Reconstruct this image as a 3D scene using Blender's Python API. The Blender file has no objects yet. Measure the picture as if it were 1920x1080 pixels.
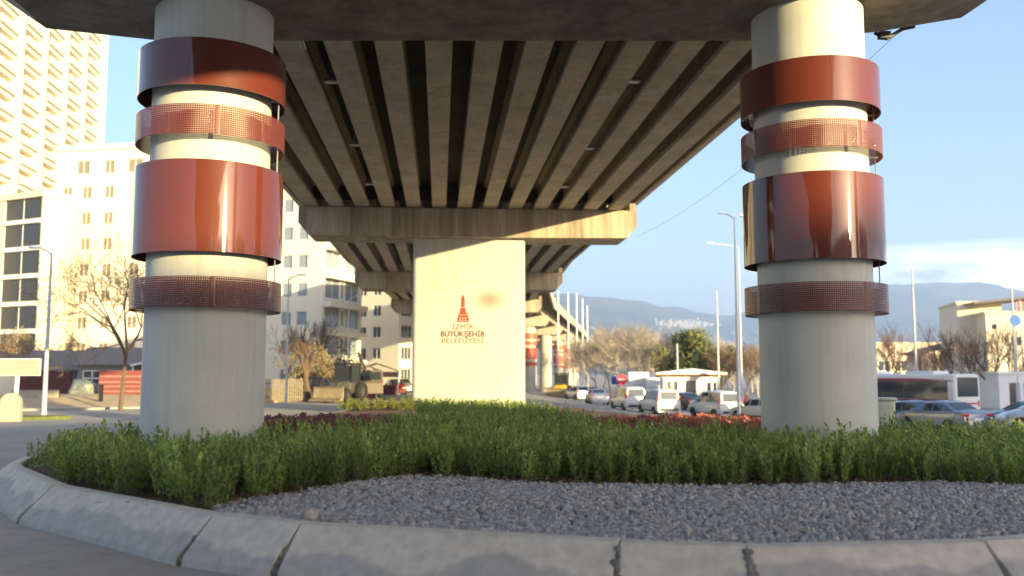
import bpy, bmesh, math, random
import numpy as np
from mathutils import Vector, Matrix
random.seed(7); RNG = np.random.default_rng(7)
S = bpy.context.scene
COL = S.collection
R = math.radians
PI = math.pi

# ------------------------------------------------------------------ camera, sky, sun, exposure
CAM = (0, 0, 1.75); FPX = 1700.0; PITCH = R(5.38); YAW = R(4.54)
cd = bpy.data.cameras.new('camera'); cam = bpy.data.objects.new('camera', cd); COL.objects.link(cam)
cd.sensor_width = 36; cd.lens = FPX / 1920 * 36; cd.clip_start = .1; cd.clip_end = 40000
cam.location = CAM; cam.rotation_euler = (PI / 2 + PITCH, 0, -YAW)
cd.dof.use_dof = True; cd.dof.focus_distance = 15.5; cd.dof.aperture_fstop = .85
S.camera = cam
SUN_EL = R(8.4); SUN_AZ = R(143)              # azimuth from +Y towards +X
SDIR = Vector((math.sin(SUN_AZ) * math.cos(SUN_EL), math.cos(SUN_AZ) * math.cos(SUN_EL), math.sin(SUN_EL)))
W = bpy.data.worlds.new('World'); S.world = W; W.use_nodes = True
nt = W.node_tree; nt.nodes.clear()
wo = nt.nodes.new('ShaderNodeOutputWorld'); bg = nt.nodes.new('ShaderNodeBackground'); bg.inputs[1].default_value = .100
sky = nt.nodes.new('ShaderNodeTexSky'); sky.sky_type = 'NISHITA'; sky.sun_disc = False
sky.sun_elevation = SUN_EL; sky.sun_rotation = SUN_AZ; sky.dust_density = 2.5; sky.ozone_density = 3.0; sky.air_density = 1.0
# thin clouds low over the horizon, drawn on the sky's own direction vector
tc = nt.nodes.new('ShaderNodeTexCoord'); mp = nt.nodes.new('ShaderNodeMapping'); mp.inputs['Scale'].default_value = (3.2, 3.2, 11)
ns = nt.nodes.new('ShaderNodeTexNoise'); ns.inputs['Scale'].default_value = 1.5; ns.inputs['Detail'].default_value = 7; ns.inputs['Roughness'].default_value = .55
rp = nt.nodes.new('ShaderNodeValToRGB'); rp.color_ramp.elements[0].position = .40; rp.color_ramp.elements[1].position = .60
sx = nt.nodes.new('ShaderNodeSeparateXYZ'); hr = nt.nodes.new('ShaderNodeMapRange')
hr.inputs[1].default_value = .132; hr.inputs[2].default_value = .112; hr.inputs[3].default_value = 0.0; hr.inputs[4].default_value = 1.0
mu = nt.nodes.new('ShaderNodeMath'); mu.operation = 'MULTIPLY'
mx = nt.nodes.new('ShaderNodeMixRGB'); mx.inputs[2].default_value = (9.0, 9.2, 9.6, 1)
L = nt.links.new
L(tc.outputs['Generated'], mp.inputs[0]); L(mp.outputs[0], ns.inputs['Vector']); L(ns.outputs['Fac'], rp.inputs[0])
L(tc.outputs['Generated'], sx.inputs[0]); L(sx.outputs[2], hr.inputs[0]); hx = nt.nodes.new('ShaderNodeMapRange'); hx.inputs[1].default_value = .30; hx.inputs[2].default_value = .50; hx.inputs[3].default_value = .0; hx.inputs[4].default_value = 1.0
L(sx.outputs[0], hx.inputs[0]); m2 = nt.nodes.new('ShaderNodeMath'); m2.operation = 'MULTIPLY'; L(hr.outputs[0], m2.inputs[0]); L(hx.outputs[0], m2.inputs[1])
L(rp.outputs[0], mu.inputs[0]); L(m2.outputs[0], mu.inputs[1])
wb = nt.nodes.new('ShaderNodeMixRGB'); wb.blend_type = 'MULTIPLY'; wb.inputs[0].default_value = 1; wb.inputs[2].default_value = (.97, .87, .89, 1); L(sky.outputs[0], wb.inputs[1])
L(mu.outputs[0], mx.inputs[0]); L(wb.outputs[0], mx.inputs[1]); L(mx.outputs[0], bg.inputs[0]); L(bg.outputs[0], wo.inputs[0])
sd = bpy.data.lights.new('sun', 'SUN'); sd.energy = 3.2; sd.angle = R(.5); sd.color = (1, .80, .40)
so = bpy.data.objects.new('sun', sd); COL.objects.link(so); so.rotation_euler = SDIR.to_track_quat('Z', 'Y').to_euler(); so.location = (60, -80, 60)
S.view_settings.view_transform = 'Standard'; S.view_settings.look = 'None'; S.view_settings.gamma = 1; S.view_settings.use_curve_mapping = False
S.view_settings.exposure = 2.4
S.render.filter_size = 1.9 if hasattr(S.render, 'filter_size') else 1.5
S.cycles.volume_bounces = 2; S.cycles.max_bounces = 8; S.cycles.transparent_max_bounces = 12; S.cycles.use_denoising = True
S.cycles.sample_clamp_indirect = 6

def ray(px, py):
    a = (px - 960) / FPX; b = (540 - py) / FPX
    f = math.cos(PITCH) - b * math.sin(PITCH); z = math.sin(PITCH) + b * math.cos(PITCH)
    return (a * math.cos(YAW) + f * math.sin(YAW), -a * math.sin(YAW) + f * math.cos(YAW), z)
def at(px, py, Y):
    d = ray(px, py); k = Y / d[1]; return (d[0] * k, Y, CAM[2] + d[2] * k)
def onz(px, py, z):
    d = ray(px, py); k = (z - CAM[2]) / d[2]; return (d[0] * k, d[1] * k, z)
def sm(t):
    t = min(1, max(0, t)); return t * t * (3 - 2 * t)
def gz(x, y):
    return -.3 * sm((y - 20) / 25) - 1.0 * sm((x - 6) / 12) * sm((y - 16) / 40)
def G(px, Y):
    x = at(px, 700, Y)[0]; return (x, Y, gz(x, Y))

# ------------------------------------------------------------------ materials
MATS = {}
def mat(name, col, rough=.6, metal=0, var=0, scale=3, bump=0, bscale=20, col2=None, coat=0, spec=.5, streak=False, coords='Object', rnd=0, transl=0, detail=5, dirt=0):
    if name in MATS: return MATS[name]
    m = bpy.data.materials.new(name); m.use_nodes = True; t = m.node_tree; n = t.nodes; b = n['Principled BSDF']
    b.inputs['Roughness'].default_value = rough; b.inputs['Metallic'].default_value = metal
    b.inputs['Specular IOR Level'].default_value = spec
    if coat: b.inputs['Coat Weight'].default_value = coat; b.inputs['Coat Roughness'].default_value = .05
    c4 = (*col, 1); src = None
    tcn = n.new('ShaderNodeTexCoord'); vec = tcn.outputs[coords]
    if var or col2:
        c2 = col2 or tuple(max(0, c * (1 - var)) for c in col)
        mpn = n.new('ShaderNodeMapping'); t.links.new(vec, mpn.inputs[0])
        if streak: mpn.inputs['Scale'].default_value = (1, 1, .12)
        no = n.new('ShaderNodeTexNoise'); no.inputs['Scale'].default_value = scale; no.inputs['Detail'].default_value = detail; no.inputs['Roughness'].default_value = .6
        t.links.new(mpn.outputs[0], no.inputs['Vector'])
        ra = n.new('ShaderNodeValToRGB'); ra.color_ramp.elements[0].position = .36; ra.color_ramp.elements[1].position = .64
        ra.color_ramp.elements[0].color = (*c2, 1); ra.color_ramp.elements[1].color = c4
        t.links.new(no.outputs['Fac'], ra.inputs[0]); src = ra.outputs[0]
    if dirt:
        m3 = n.new('ShaderNodeMapping'); m3.inputs['Scale'].default_value = (3.2, 3.2, .16); t.links.new(vec, m3.inputs[0])
        n3 = n.new('ShaderNodeTexNoise'); n3.inputs['Scale'].default_value = 1.3; n3.inputs['Detail'].default_value = 8; n3.inputs['Roughness'].default_value = .65; t.links.new(m3.outputs[0], n3.inputs['Vector'])
        r3 = n.new('ShaderNodeValToRGB'); r3.color_ramp.elements[0].position = .50; r3.color_ramp.elements[0].color = (1, 1, 1, 1); r3.color_ramp.elements[1].position = .72; r3.color_ramp.elements[1].color = (1 - dirt, 1 - dirt * 1.08, 1 - dirt * 1.2, 1); t.links.new(n3.outputs['Fac'], r3.inputs[0])
        n4 = n.new('ShaderNodeTexNoise'); n4.inputs['Scale'].default_value = 7; n4.inputs['Detail'].default_value = 4; t.links.new(vec, n4.inputs['Vector'])
        r4 = n.new('ShaderNodeValToRGB'); r4.color_ramp.elements[0].position = .66; r4.color_ramp.elements[0].color = (1, 1, 1, 1); r4.color_ramp.elements[1].position = .74; r4.color_ramp.elements[1].color = (1 - dirt * .8,) * 3 + (1,); t.links.new(n4.outputs['Fac'], r4.inputs[0])
        for rr_ in (r3, r4):
            m5 = n.new('ShaderNodeMixRGB'); m5.blend_type = 'MULTIPLY'; m5.inputs[0].default_value = 1; t.links.new(src, m5.inputs[1]); t.links.new(rr_.outputs[0], m5.inputs[2]); src = m5.outputs[0]
    if rnd:
        oi = n.new('ShaderNodeObjectInfo'); hs = n.new('ShaderNodeHueSaturation'); mr = n.new('ShaderNodeMapRange')
        mr.inputs[3].default_value = 1 - rnd; mr.inputs[4].default_value = 1 + rnd
        t.links.new(oi.outputs['Random'], mr.inputs[0]); t.links.new(mr.outputs[0], hs.inputs['Value'])
        if src: t.links.new(src, hs.inputs['Color'])
        else: hs.inputs['Color'].default_value = c4
        src = hs.outputs[0]
    if src: t.links.new(src, b.inputs['Base Color'])
    else: b.inputs['Base Color'].default_value = c4
    if bump:
        nb = n.new('ShaderNodeTexNoise'); nb.inputs['Scale'].default_value = bscale; nb.inputs['Detail'].default_value = 6
        t.links.new(vec, nb.inputs['Vector'])
        bp = n.new('ShaderNodeBump'); bp.inputs['Strength'].default_value = bump; bp.inputs['Distance'].default_value = .03
        t.links.new(nb.outputs['Fac'], bp.inputs['Height']); t.links.new(bp.outputs[0], b.inputs['Normal'])
    if transl:
        tr = n.new('ShaderNodeBsdfTranslucent'); ms = n.new('ShaderNodeMixShader'); ms.inputs[0].default_value = transl
        if src: t.links.new(src, tr.inputs[0])
        else: tr.inputs[0].default_value = c4
        t.links.new(b.outputs[0], ms.inputs[1]); t.links.new(tr.outputs[0], ms.inputs[2]); t.links.new(ms.outputs[0], n['Material Output'].inputs[0])
    MATS[name] = m; return m
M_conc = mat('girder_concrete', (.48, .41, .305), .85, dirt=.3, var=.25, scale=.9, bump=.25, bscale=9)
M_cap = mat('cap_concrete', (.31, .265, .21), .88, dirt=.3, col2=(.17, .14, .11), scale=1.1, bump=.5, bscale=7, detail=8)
M_cap2 = mat('stained_concrete', (.48, .41, .30), .88, dirt=.45, col2=(.26, .21, .15), scale=2.0, bump=.3, bscale=8, streak=True, detail=8)
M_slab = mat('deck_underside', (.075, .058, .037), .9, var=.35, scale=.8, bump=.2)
M_par = mat('parapet_concrete', (.46, .42, .34), .85, var=.25, scale=1.2, bump=.2)
M_col = mat('column_paint', (.61, .61, .54), .62, dirt=.16, var=.08, scale=1.3, bump=.06, bscale=30, detail=8)
M_pier = mat('pier_paint', (.47, .45, .39), .6, dirt=.14, var=.06, scale=.8, bump=.05)
M_band = mat('terracotta_enamel', (.125, .025, .014), .5, spec=.15, coat=1.0, bump=.05, bscale=1.6)
M_bandi = mat('terracotta_perforated', (.15, .030, .018), .32, coat=.4)
M_band_far = mat('red_band_paint', (.45, .09, .05), .5)
M_emb = mat('emblem_red', (.33, .035, .010), .5)
M_txt = mat('lettering_brown', (.09, .03, .016), .5)
M_txt2 = mat('lettering_tan', (.18, .075, .035), .5)
M_metal = mat('galvanised_steel', (.42, .43, .44), .4, metal=.7)
M_dark = mat('dark_steel', (.03, .03, .035), .5, metal=.3)
M_pole = mat('pole_grey', (.52, .53, .54), .45, metal=.2)
M_white = mat('white_paint', (.78, .78, .76), .4)
M_lampglass = mat('lamp_cover', (.75, .75, .72), .25)
M_kerb = None
M_asph = mat('asphalt', (.42, .385, .34), .85, dirt=.2, col2=(.31, .285, .25), scale=.35, bump=.35, bscale=60, detail=10)
M_earth = mat('sandy_earth', (.58, .42, .23), .95, col2=(.42, .31, .18), scale=.6, bump=.3, bscale=8)
M_pave = mat('paving', (.40, .37, .33), .85, var=.2, scale=.7, bump=.1)
M_soil = mat('planting_soil', (.16, .085, .05), .95, col2=(.10, .06, .04), scale=1.5, bump=.8, bscale=9)
M_grass = mat('verge_grass', (.16, .20, .05), .9, var=.4, scale=4, bump=.6, bscale=30)
M_wall = mat('cream_render', (.74, .66, .50), .8, var=.05, scale=.2)
M_wall2 = mat('pale_render', (.78, .72, .58), .8, var=.05, scale=.2)
M_wallt = mat('tower_render', (.78, .71, .57), .8, var=.06, scale=.15)
M_recess = mat('balcony_recess', (.62, .53, .40), .8)
M_glass = mat('window_glass', (.05, .06, .07), .12, spec=.8)
M_glassb = mat('balcony_glass', (.10, .13, .16), .08, spec=1.0)
M_frame = mat('window_frame', (.70, .70, .68), .5)
M_rooft = mat('roof_sheet', (.18, .16, .15), .7, var=.2)
M_shed = mat('shed_wall', (.20, .20, .20), .8, var=.2)
M_red = mat('red_panel', (.24, .06, .05), .5, var=.2, scale=2)
M_maroon = mat('maroon_panel', (.10, .018, .018), .6, var=.4, scale=2)
M_bark = mat('pale_bark', (.34, .25, .15), .9, var=.3, scale=3)
M_barkd = mat('dark_bark', (.16, .11, .075), .9, var=.3, scale=3)
M_twig = mat('twigs', (.30, .20, .115), .9)
M_twigd = mat('dark_twigs', (.17, .11, .08), .9)
M_leaf = mat('shrub_leaf', (.40, .49, .12), .42, col2=(.20, .30, .08), scale=9, rnd=.38, transl=.4, spec=.35)
M_leafm = mat('shrub_leaf_mass', (.40, .48, .115), .42, col2=(.19, .28, .075), scale=2.2, transl=.25, spec=.35, detail=8)
M_stem = mat('shrub_stem', (.10, .09, .04), .8)
M_purple = mat('purple_leaf', (.30, .10, .10), .6, col2=(.17, .06, .065), scale=2.5, transl=.2)
M_redleaf = mat('red_leaf', (.48, .17, .13), .6, col2=(.27, .09, .07), scale=2.5, transl=.2)
M_tree = mat('tree_leaf', (.25, .25, .07), .7, col2=(.10, .13, .04), scale=.7, transl=.25)
M_gold = mat('golden_leaf', (.32, .245, .13), .8, col2=(.20, .155, .09), scale=1.2, transl=.25)
M_stone = mat('gravel', (.52, .50, .47), .85, col2=(.25, .245, .235), scale=11, detail=3)
M_rock = mat('cream_rock', (.5, .45, .36), .9, var=.2, bump=.4)
M_tyre = mat('tyre', (.02, .02, .02), .8)
M_rim = mat('wheel_rim', (.35, .35, .36), .35, metal=.8)
M_cglass = mat('car_glass', (.035, .045, .05), .06, spec=.9)
M_tail = mat('tail_light', (.55, .03, .03), .25, coat=.5)
M_head = mat('head_light', (.7, .72, .75), .1)
M_plastic = mat('black_plastic', (.03, .03, .03), .6)
M_yel = mat('machine_yellow', (.62, .36, .03), .5, var=.2, scale=2)
M_hill = mat('hill_scrub', (.16, .145, .095), .95, col2=(.03, .045, .03), scale=.0016, detail=8)
M_house = mat('far_render', (.46, .41, .37), .8)

# ------------------------------------------------------------------ mesh collecting
class MB:
    def __init__(s): s.v = []; s.f = []
    def add(s, vs, fs):
        o = len(s.v); s.v += [tuple(v) for v in vs]; s.f += [tuple(i + o for i in f) for f in fs]; return s
    def box(s, c, d, rz=0, rx=0, ry=0):
        m = Matrix.Translation(c) @ Matrix.Rotation(rz, 4, 'Z') @ Matrix.Rotation(ry, 4, 'Y') @ Matrix.Rotation(rx, 4, 'X')
        vs = [m @ Vector((x * d[0] / 2, y * d[1] / 2, z * d[2] / 2)) for x in (-1, 1) for y in (-1, 1) for z in (-1, 1)]
        return s.add(vs, [(0, 1, 3, 2), (4, 6, 7, 5), (0, 4, 5, 1), (2, 3, 7, 6), (0, 2, 6, 4), (1, 5, 7, 3)])
    def tube(s, ps, rs, n=8, caps=True):
        ps = [Vector(p) for p in ps]
        if not hasattr(rs, '__len__'): rs = [rs] * len(ps)
        up = None; rings = []
        for i, p in enumerate(ps):
            d = (ps[min(i + 1, len(ps) - 1)] - ps[max(i - 1, 0)]).normalized()
            if up is None:
                up = d.orthogonal().normalized()
            a = (up - d * up.dot(d))
            a = a.normalized() if a.length > 1e-5 else d.orthogonal().normalized()
            up = a; b = d.cross(a)
            rings.append([p + (a * math.cos(2 * PI * k / n) + b * math.sin(2 * PI * k / n)) * rs[i] for k in range(n)])
        vs = [v for r in rings for v in r]; fs = []
        for i in range(len(ps) - 1):
            for k in range(n):
                k2 = (k + 1) % n; fs.append((i * n + k, i * n + k2, (i + 1) * n + k2, (i + 1) * n + k))
        if caps: fs.append(tuple(range(n - 1, -1, -1))); fs.append(tuple((len(ps) - 1) * n + k for k in range(n)))
        return s.add(vs, fs)
    def lathe(s, prof, n=32, c=(0, 0, 0), close=False):
        vs = [(c[0] + r * math.cos(2 * PI * k / n), c[1] + r * math.sin(2 * PI * k / n), c[2] + z) for r, z in prof for k in range(n)]
        P = len(prof); fs = []
        for i in range(P if close else P - 1):
            j = (i + 1) % P
            for k in range(n):
                k2 = (k + 1) % n; fs.append((i * n + k, i * n + k2, j * n + k2, j * n + k))
        if not close:
            if prof[0][0] > 1e-6: fs.append(tuple(range(n - 1, -1, -1)))
            if prof[-1][0] > 1e-6: fs.append(tuple((P - 1) * n + k for k in range(n)))
        return s.add(vs, fs)
    def loft(s, secs, closed=True, caps=True):
        n = len(secs[0]); vs = [v for q in secs for v in q]; fs = []
        for i in range(len(secs) - 1):
            for k in range(n if closed else n - 1):
                k2 = (k + 1) % n; fs.append((i * n + k, i * n + k2, (i + 1) * n + k2, (i + 1) * n + k))
        if caps: fs.append(tuple(range(n - 1, -1, -1))); fs.append(tuple((len(secs) - 1) * n + k for k in range(n)))
        return s.add(vs, fs)
    def prism(s, poly, fn, a, b):      # poly 2-D, fn(u, v, t) -> point, extruded from t = a to b
        return s.loft([[fn(u, v, a) for u, v in poly], [fn(u, v, b) for u, v in poly]])
    def quad(s, a, b, c, d): return s.add([a, b, c, d], [(0, 1, 2, 3)])
    def mesh(s, name, m, smooth=False, fix=True):
        me = bpy.data.meshes.new(name); me.from_pydata(s.v, [], s.f); me.materials.append(m)
        if fix:
            bm = bmesh.new(); bm.from_mesh(me); bmesh.ops.recalc_face_normals(bm, faces=bm.faces); bm.to_mesh(me); bm.free()
        if smooth:
            me.shade_smooth()
            try: me.set_sharp_from_angle(angle=R(35))
            except Exception: pass
        return me
    def build(s, name, m, parent=None, smooth=False, bevel=0, fix=True):
        o = bpy.data.objects.new(name, s.mesh(name, m, smooth, fix)); COL.objects.link(o)
        if parent: o.parent = parent
        if bevel:
            bv = o.modifiers.new('bevel', 'BEVEL'); bv.width = bevel; bv.segments = 2; bv.limit_method = 'ANGLE'; bv.angle_limit = R(40)
        return o
def tag(o, label=None, cat=None, group=None, kind=None):
    if label: o['label'] = label
    if cat: o['category'] = cat
    if group: o['group'] = group
    if kind: o['kind'] = kind
    return o
def thing(name, label, cat, loc=(0, 0, 0), rz=0, group=None):
    o = bpy.data.objects.new(name, None); COL.objects.link(o); o.location = loc; o.rotation_euler = (0, 0, rz); o.empty_display_size = .3
    return tag(o, label, cat, group)
def link(name, me, parent=None, loc=(0, 0, 0), rz=0, sc=None):
    o = bpy.data.objects.new(name, me); COL.objects.link(o)
    if parent: o.parent = parent
    o.location = loc; o.rotation_euler = (0, 0, rz)
    if sc: o.scale = sc if hasattr(sc, '__len__') else (sc, sc, sc)
    return o
def copy_tree(o, parent=None, label=None):
    c = o.copy(); COL.objects.link(c)
    if parent: c.parent = parent
    if label: c['label'] = label
    for ch in list(o.children): copy_tree(ch, c)
    return c
def np_mesh(name, V, Fc, m):              # V (n,3), Fc (k, 3 or 4)
    me = bpy.data.meshes.new(name); k = Fc.shape[1]
    me.vertices.add(len(V)); me.vertices.foreach_set('co', V.astype(np.float32).ravel())
    me.loops.add(Fc.size); me.loops.foreach_set('vertex_index', Fc.astype(np.int32).ravel())
    me.polygons.add(len(Fc)); me.polygons.foreach_set('loop_start', np.arange(0, Fc.size, k, dtype=np.int32))
    me.update(calc_edges=True); me.materials.append(m); return me
def inside(x, y, poly):
    c = False; n = len(poly)
    for i in range(n):
        x1, y1 = poly[i][:2]; x2, y2 = poly[(i + 1) % n][:2]
        if (y1 > y) != (y2 > y) and x < (x2 - x1) * (y - y1) / (y2 - y1) + x1: c = not c
    return c

# ------------------------------------------------------------------ ground
def axis(a, b, step, lo, hi):
    v = list(np.arange(a, b + .01, step)); d = step; t = b
    while t < hi: d *= 1.5; t = min(hi, t + d); v.append(t)
    d = step; t = a
    while t > lo: d *= 1.5; t = max(lo, t - d); v.insert(0, t)
    return v
def ground_sheet():
    xs = axis(-60, 60, 2, -9400, 9400); ys = axis(-12, 130, 2, -1900, 9400)
    V = [(x, y, gz(x, y)) for y in ys for x in xs]; n = len(xs)
    Fc = [(j * n + i, j * n + i + 1, (j + 1) * n + i + 1, (j + 1) * n + i) for j in range(len(ys) - 1) for i in range(n - 1)]
    o = link('road', np_mesh('road', np.array(V), np.array(Fc), M_asph)); tag(o, 'worn grey asphalt road round the planted island', kind='structure')
ground_sheet()
def sheet(name, left, right, dz, m, label, edge=0.0, n=24, rise=None):
    """strip draped on the terrain between two polylines given as (x, y)"""
    def samp(pl, t):
        k = t * (len(pl) - 1); i = min(int(k), len(pl) - 2); f = k - i
        return pl[i][0] * (1 - f) + pl[i + 1][0] * f, pl[i][1] * (1 - f) + pl[i + 1][1] * f
    mb = MB(); secs = []
    for i in range(n + 1):
        a = samp(left, i / n); b = samp(right, i / n); row = []
        for j in range(9):
            x = a[0] + (b[0] - a[0]) * j / 8; y = a[1] + (b[1] - a[1]) * j / 8; row.append((x, y, gz(x, y) + dz + (rise[j] if rise else 0)))
        if edge: row = [(a[0], a[1], gz(*a) - .05)] + row + [(b[0], b[1], gz(*b) - .05)]
        secs.append(row)
    mb.loft(secs, closed=False, caps=False)
    return tag(mb.build(name, m), label, kind='structure')
# verge on the left, where the sheds and the bare tree stand
sheet('earth_verge', [(-75, 49), (-40, 52), (-20, 55), (-13, 62), (-10, 70), (-8, 100)], [(-75, 90), (-50, 95), (-40, 100), (-40, 110), (-40, 120), (-30, 130)], .13, M_earth, 'sandy earth verge along the left road', edge=1, rise=(0, .42, .5, .25, .1, 0, 0, 0, 0))
sheet('pavement', [(-75, 46.5), (-40, 49.5), (-20.8, 52.2), (-15, 57), (-11.5, 67), (-9.5, 85)], [(-75, 48.95), (-40, 51.95), (-20, 54.95), (-13.1, 61.9), (-10.1, 69.9), (-8.5, 90)], .12, M_pave, 'pale kerbed pavement beside the verge', edge=1)
sheet('verge_grass', [(-26, 38), (-19, 40), (-16.5, 42.5)], [(-26, 44), (-20.5, 44), (-17, 43.5)], .14, M_grass, 'small grass island by the board sign', edge=1)
sheet('pavement', [(36, 56), (50, 60), (80, 66)], [(30, 120), (50, 130), (90, 140)], .12, M_pave, 'pavement in front of the cream building', edge=1)
# dashes of worn road paint
mb = MB()
for y in range(52, 120, 7):
    x = 11 + (y - 50) * .06; z = gz(x, y) + .03
    mb.quad((x, y, z), (x + .14, y, z), (x + .34, y + 3, gz(x + .2, y + 3) + .03), (x + .2, y + 3, gz(x + .2, y + 3) + .03))
tag(mb.build('road_marking', M_white), 'white lane dashes on the far road', kind='structure')

# ------------------------------------------------------------------ planted island and its kerb
KERB = [onz(2250, 985, .4), onz(1920, 1012, .4), onz(1400, 1025, .4), onz(1160, 1018, .4), onz(800, 1003, .4), onz(560, 985, .4), onz(400, 968, .4), onz(250, 945, .4), onz(100, 912, .4), onz(30, 882, .4), (-6.45, 14.4, .4), (-6.75, 16, .4), (-6.7, 19, .4), (-6.0, 25, .4), (-4.6, 36, .4), (-3.4, 47, .4), (0, 50.5, .3), (4, 50, .2), (6.5, 42, .1), (8.0, 30, .2), (10.5, 22, .3), (14, 17, .35), (15.5, 13, .4), (13.5, 9.5, .4), (9.5, 7.6, .4)]
KXY = [Vector((p[0], p[1])) for p in KERB]
def catmull(P, i, t):
    n = len(P); a, b, c, d = P[(i - 1) % n], P[i % n], P[(i + 1) % n], P[(i + 2) % n]
    return .5 * (2 * b + (c - a) * t + (2 * a - 5 * b + 4 * c - d) * t * t + (3 * b - a - 3 * c + d) * t ** 3)
KPATH = [catmull(KXY, i, t / 10) for i in range(len(KXY)) for t in range(10)]
clen = [0.0]
for i in range(1, len(KPATH) + 1): clen.append(clen[-1] + (KPATH[i % len(KPATH)] - KPATH[i - 1]).length)
KTOT = clen[-1]
def kat(s):
    s %= KTOT; i = max(0, min(len(KPATH) - 1, int(np.searchsorted(clen, s, 'right')) - 1)); f = (s - clen[i]) / max(1e-6, clen[i + 1] - clen[i])
    a, b = KPATH[i], KPATH[(i + 1) % len(KPATH)]; p = a.lerp(b, f); d = (b - a).normalized(); return p, d
def soil_z(x, y):
    return .33 + .03 * math.sin(x * 1.7) * math.sin(y * 1.3) - .22 * sm((y - 22) / 22) - .1 * sm((x - 8) / 6)
def island():
    mb = MB(); c = Vector((1.5, 20)); rings = []
    for k in range(1, 13):
        f = k / 12; rings.append([(c.x + (p.x - c.x) * f * .995, c.y + (p.y - c.y) * f * .995) for p in KPATH[::2]])
    mb.loft([[(x, y, soil_z(x, y)) for x, y in q] for q in rings], caps=False); mb.f.append(tuple(range(len(rings[0]))))
    tag(mb.build('planting_bed', M_soil, smooth=True), 'brown soil bed of the planted island', kind='structure')
island()
def kerb_material():
    m = bpy.data.materials.new('kerb_concrete'); m.use_nodes = True; t = m.node_tree; n = t.nodes; b = n['Principled BSDF']; b.inputs['Roughness'].default_value = .85
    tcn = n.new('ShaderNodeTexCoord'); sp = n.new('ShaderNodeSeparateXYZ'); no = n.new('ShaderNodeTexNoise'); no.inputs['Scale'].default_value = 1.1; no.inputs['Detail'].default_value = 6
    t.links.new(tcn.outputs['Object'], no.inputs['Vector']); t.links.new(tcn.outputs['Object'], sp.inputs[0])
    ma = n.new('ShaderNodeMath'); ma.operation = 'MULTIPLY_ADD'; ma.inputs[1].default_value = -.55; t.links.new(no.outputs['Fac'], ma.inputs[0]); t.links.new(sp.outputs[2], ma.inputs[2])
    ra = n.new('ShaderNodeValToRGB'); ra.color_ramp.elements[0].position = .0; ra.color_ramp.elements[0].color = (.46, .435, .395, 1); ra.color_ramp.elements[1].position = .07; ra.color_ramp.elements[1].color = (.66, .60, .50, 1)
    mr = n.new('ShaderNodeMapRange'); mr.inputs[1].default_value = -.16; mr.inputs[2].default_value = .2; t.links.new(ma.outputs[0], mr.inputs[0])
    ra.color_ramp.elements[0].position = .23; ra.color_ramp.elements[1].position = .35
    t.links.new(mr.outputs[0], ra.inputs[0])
    n2 = n.new('ShaderNodeTexNoise'); n2.inputs['Scale'].default_value = 9; n2.inputs['Detail'].default_value = 9; t.links.new(tcn.outputs['Object'], n2.inputs['Vector'])
    mi = n.new('ShaderNodeMixRGB'); mi.blend_type = 'MULTIPLY'; mi.inputs[0].default_value = .5; t.links.new(ra.outputs[0], mi.inputs[1]); t.links.new(n2.outputs['Fac'], mi.inputs[2])
    r2 = n.new('ShaderNodeMixRGB'); r2.blend_type = 'MULTIPLY'; r2.inputs[0].default_value = 1; r2.inputs[2].default_value = (1.25, 1.25, 1.25, 1); t.links.new(mi.outputs[0], r2.inputs[1])
    t.links.new(r2.outputs[0], b.inputs['Base Color'])
    bp = n.new('ShaderNodeBump'); bp.inputs['Strength'].default_value = .35; bp.inputs['Distance'].default_value = .03; t.links.new(n2.outputs['Fac'], bp.inputs['Height']); t.links.new(bp.outputs[0], b.inputs['Normal'])
    return m
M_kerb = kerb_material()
PROF = [(.37, -.05), (.36, .06), (.33, .10), (.015, .39), (-.01, .405), (-.15, .41), (-.17, .39), (-.17, .05)]
def s_of(px, py):
    p = onz(px, py, .4); v = Vector((p[0], p[1])); i = min(range(len(KPATH)), key=lambda k: (KPATH[k] - v).length); return clen[i]
joints = [s_of(1920, 1012) - 1.55, s_of(1920, 1012) + .35, s_of(1392, 1025), s_of(1160, 1018), s_of(565, 985), s_of(403, 968), s_of(100, 913), s_of(20, 878)]
klabels = ['long kerb stone at the gravel, far right end of the kerb', 'long pale kerb stone with a wavy grey stain below the right column', 'short kerb stone between two mortar lumps in front of the gravel', 'long kerb stone below the middle of the gravel bed', 'short kerb stone beside the loose cream rock', 'long pale curved kerb stone below the hedge', 'angled kerb stone at the left corner of the bed']
def kerb_unit(s0, s1, label, name='kerb_stone'):
    mb = MB(); n = max(2, int((s1 - s0) / .18)); secs = []
    for k in range(n + 1):
        s = s0 + .009 + (s1 - s0 - .018) * k / n; pa, pb = kat(s0)[0], kat(s1)[0]; d = (pb - pa).normalized(); p = pa.lerp(pb, (s - s0) / (s1 - s0)); o = Vector((-d.y, d.x))
        if (p + o - Vector((1.5, 18))).length < (p - Vector((1.5, 18))).length: o = -o
        wob = .012 * math.sin(s * 2.1)
        secs.append([(p.x + o.x * (a + wob * (a > 0)), p.y + o.y * (a + wob * (a > 0)), z + gz(p.x, p.y) + .012 * math.sin(s0 * 7)) for a, z in PROF])
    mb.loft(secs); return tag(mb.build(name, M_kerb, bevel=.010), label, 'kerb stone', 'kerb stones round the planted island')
for i in range(7): kerb_unit(joints[i], joints[i + 1], klabels[i])
mb = MB(); s0 = joints[-1]; s1 = joints[0] + KTOT; secs = []
for k in range(140):
    s = s0 + .02 + (s1 - s0 - .04) * k / 139; p, d = kat(s); o = Vector((-d.y, d.x))
    if (p + o - Vector((1.5, 18))).length < (p - Vector((1.5, 18))).length: o = -o
    secs.append([(p.x + o.x * a, p.y + o.y * a, z + gz(p.x, p.y)) for a, z in PROF])
mb.loft(secs); tag(mb.build('kerb', M_kerb, smooth=True), 'kerb round the far side of the island', kind='structure')
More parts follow.
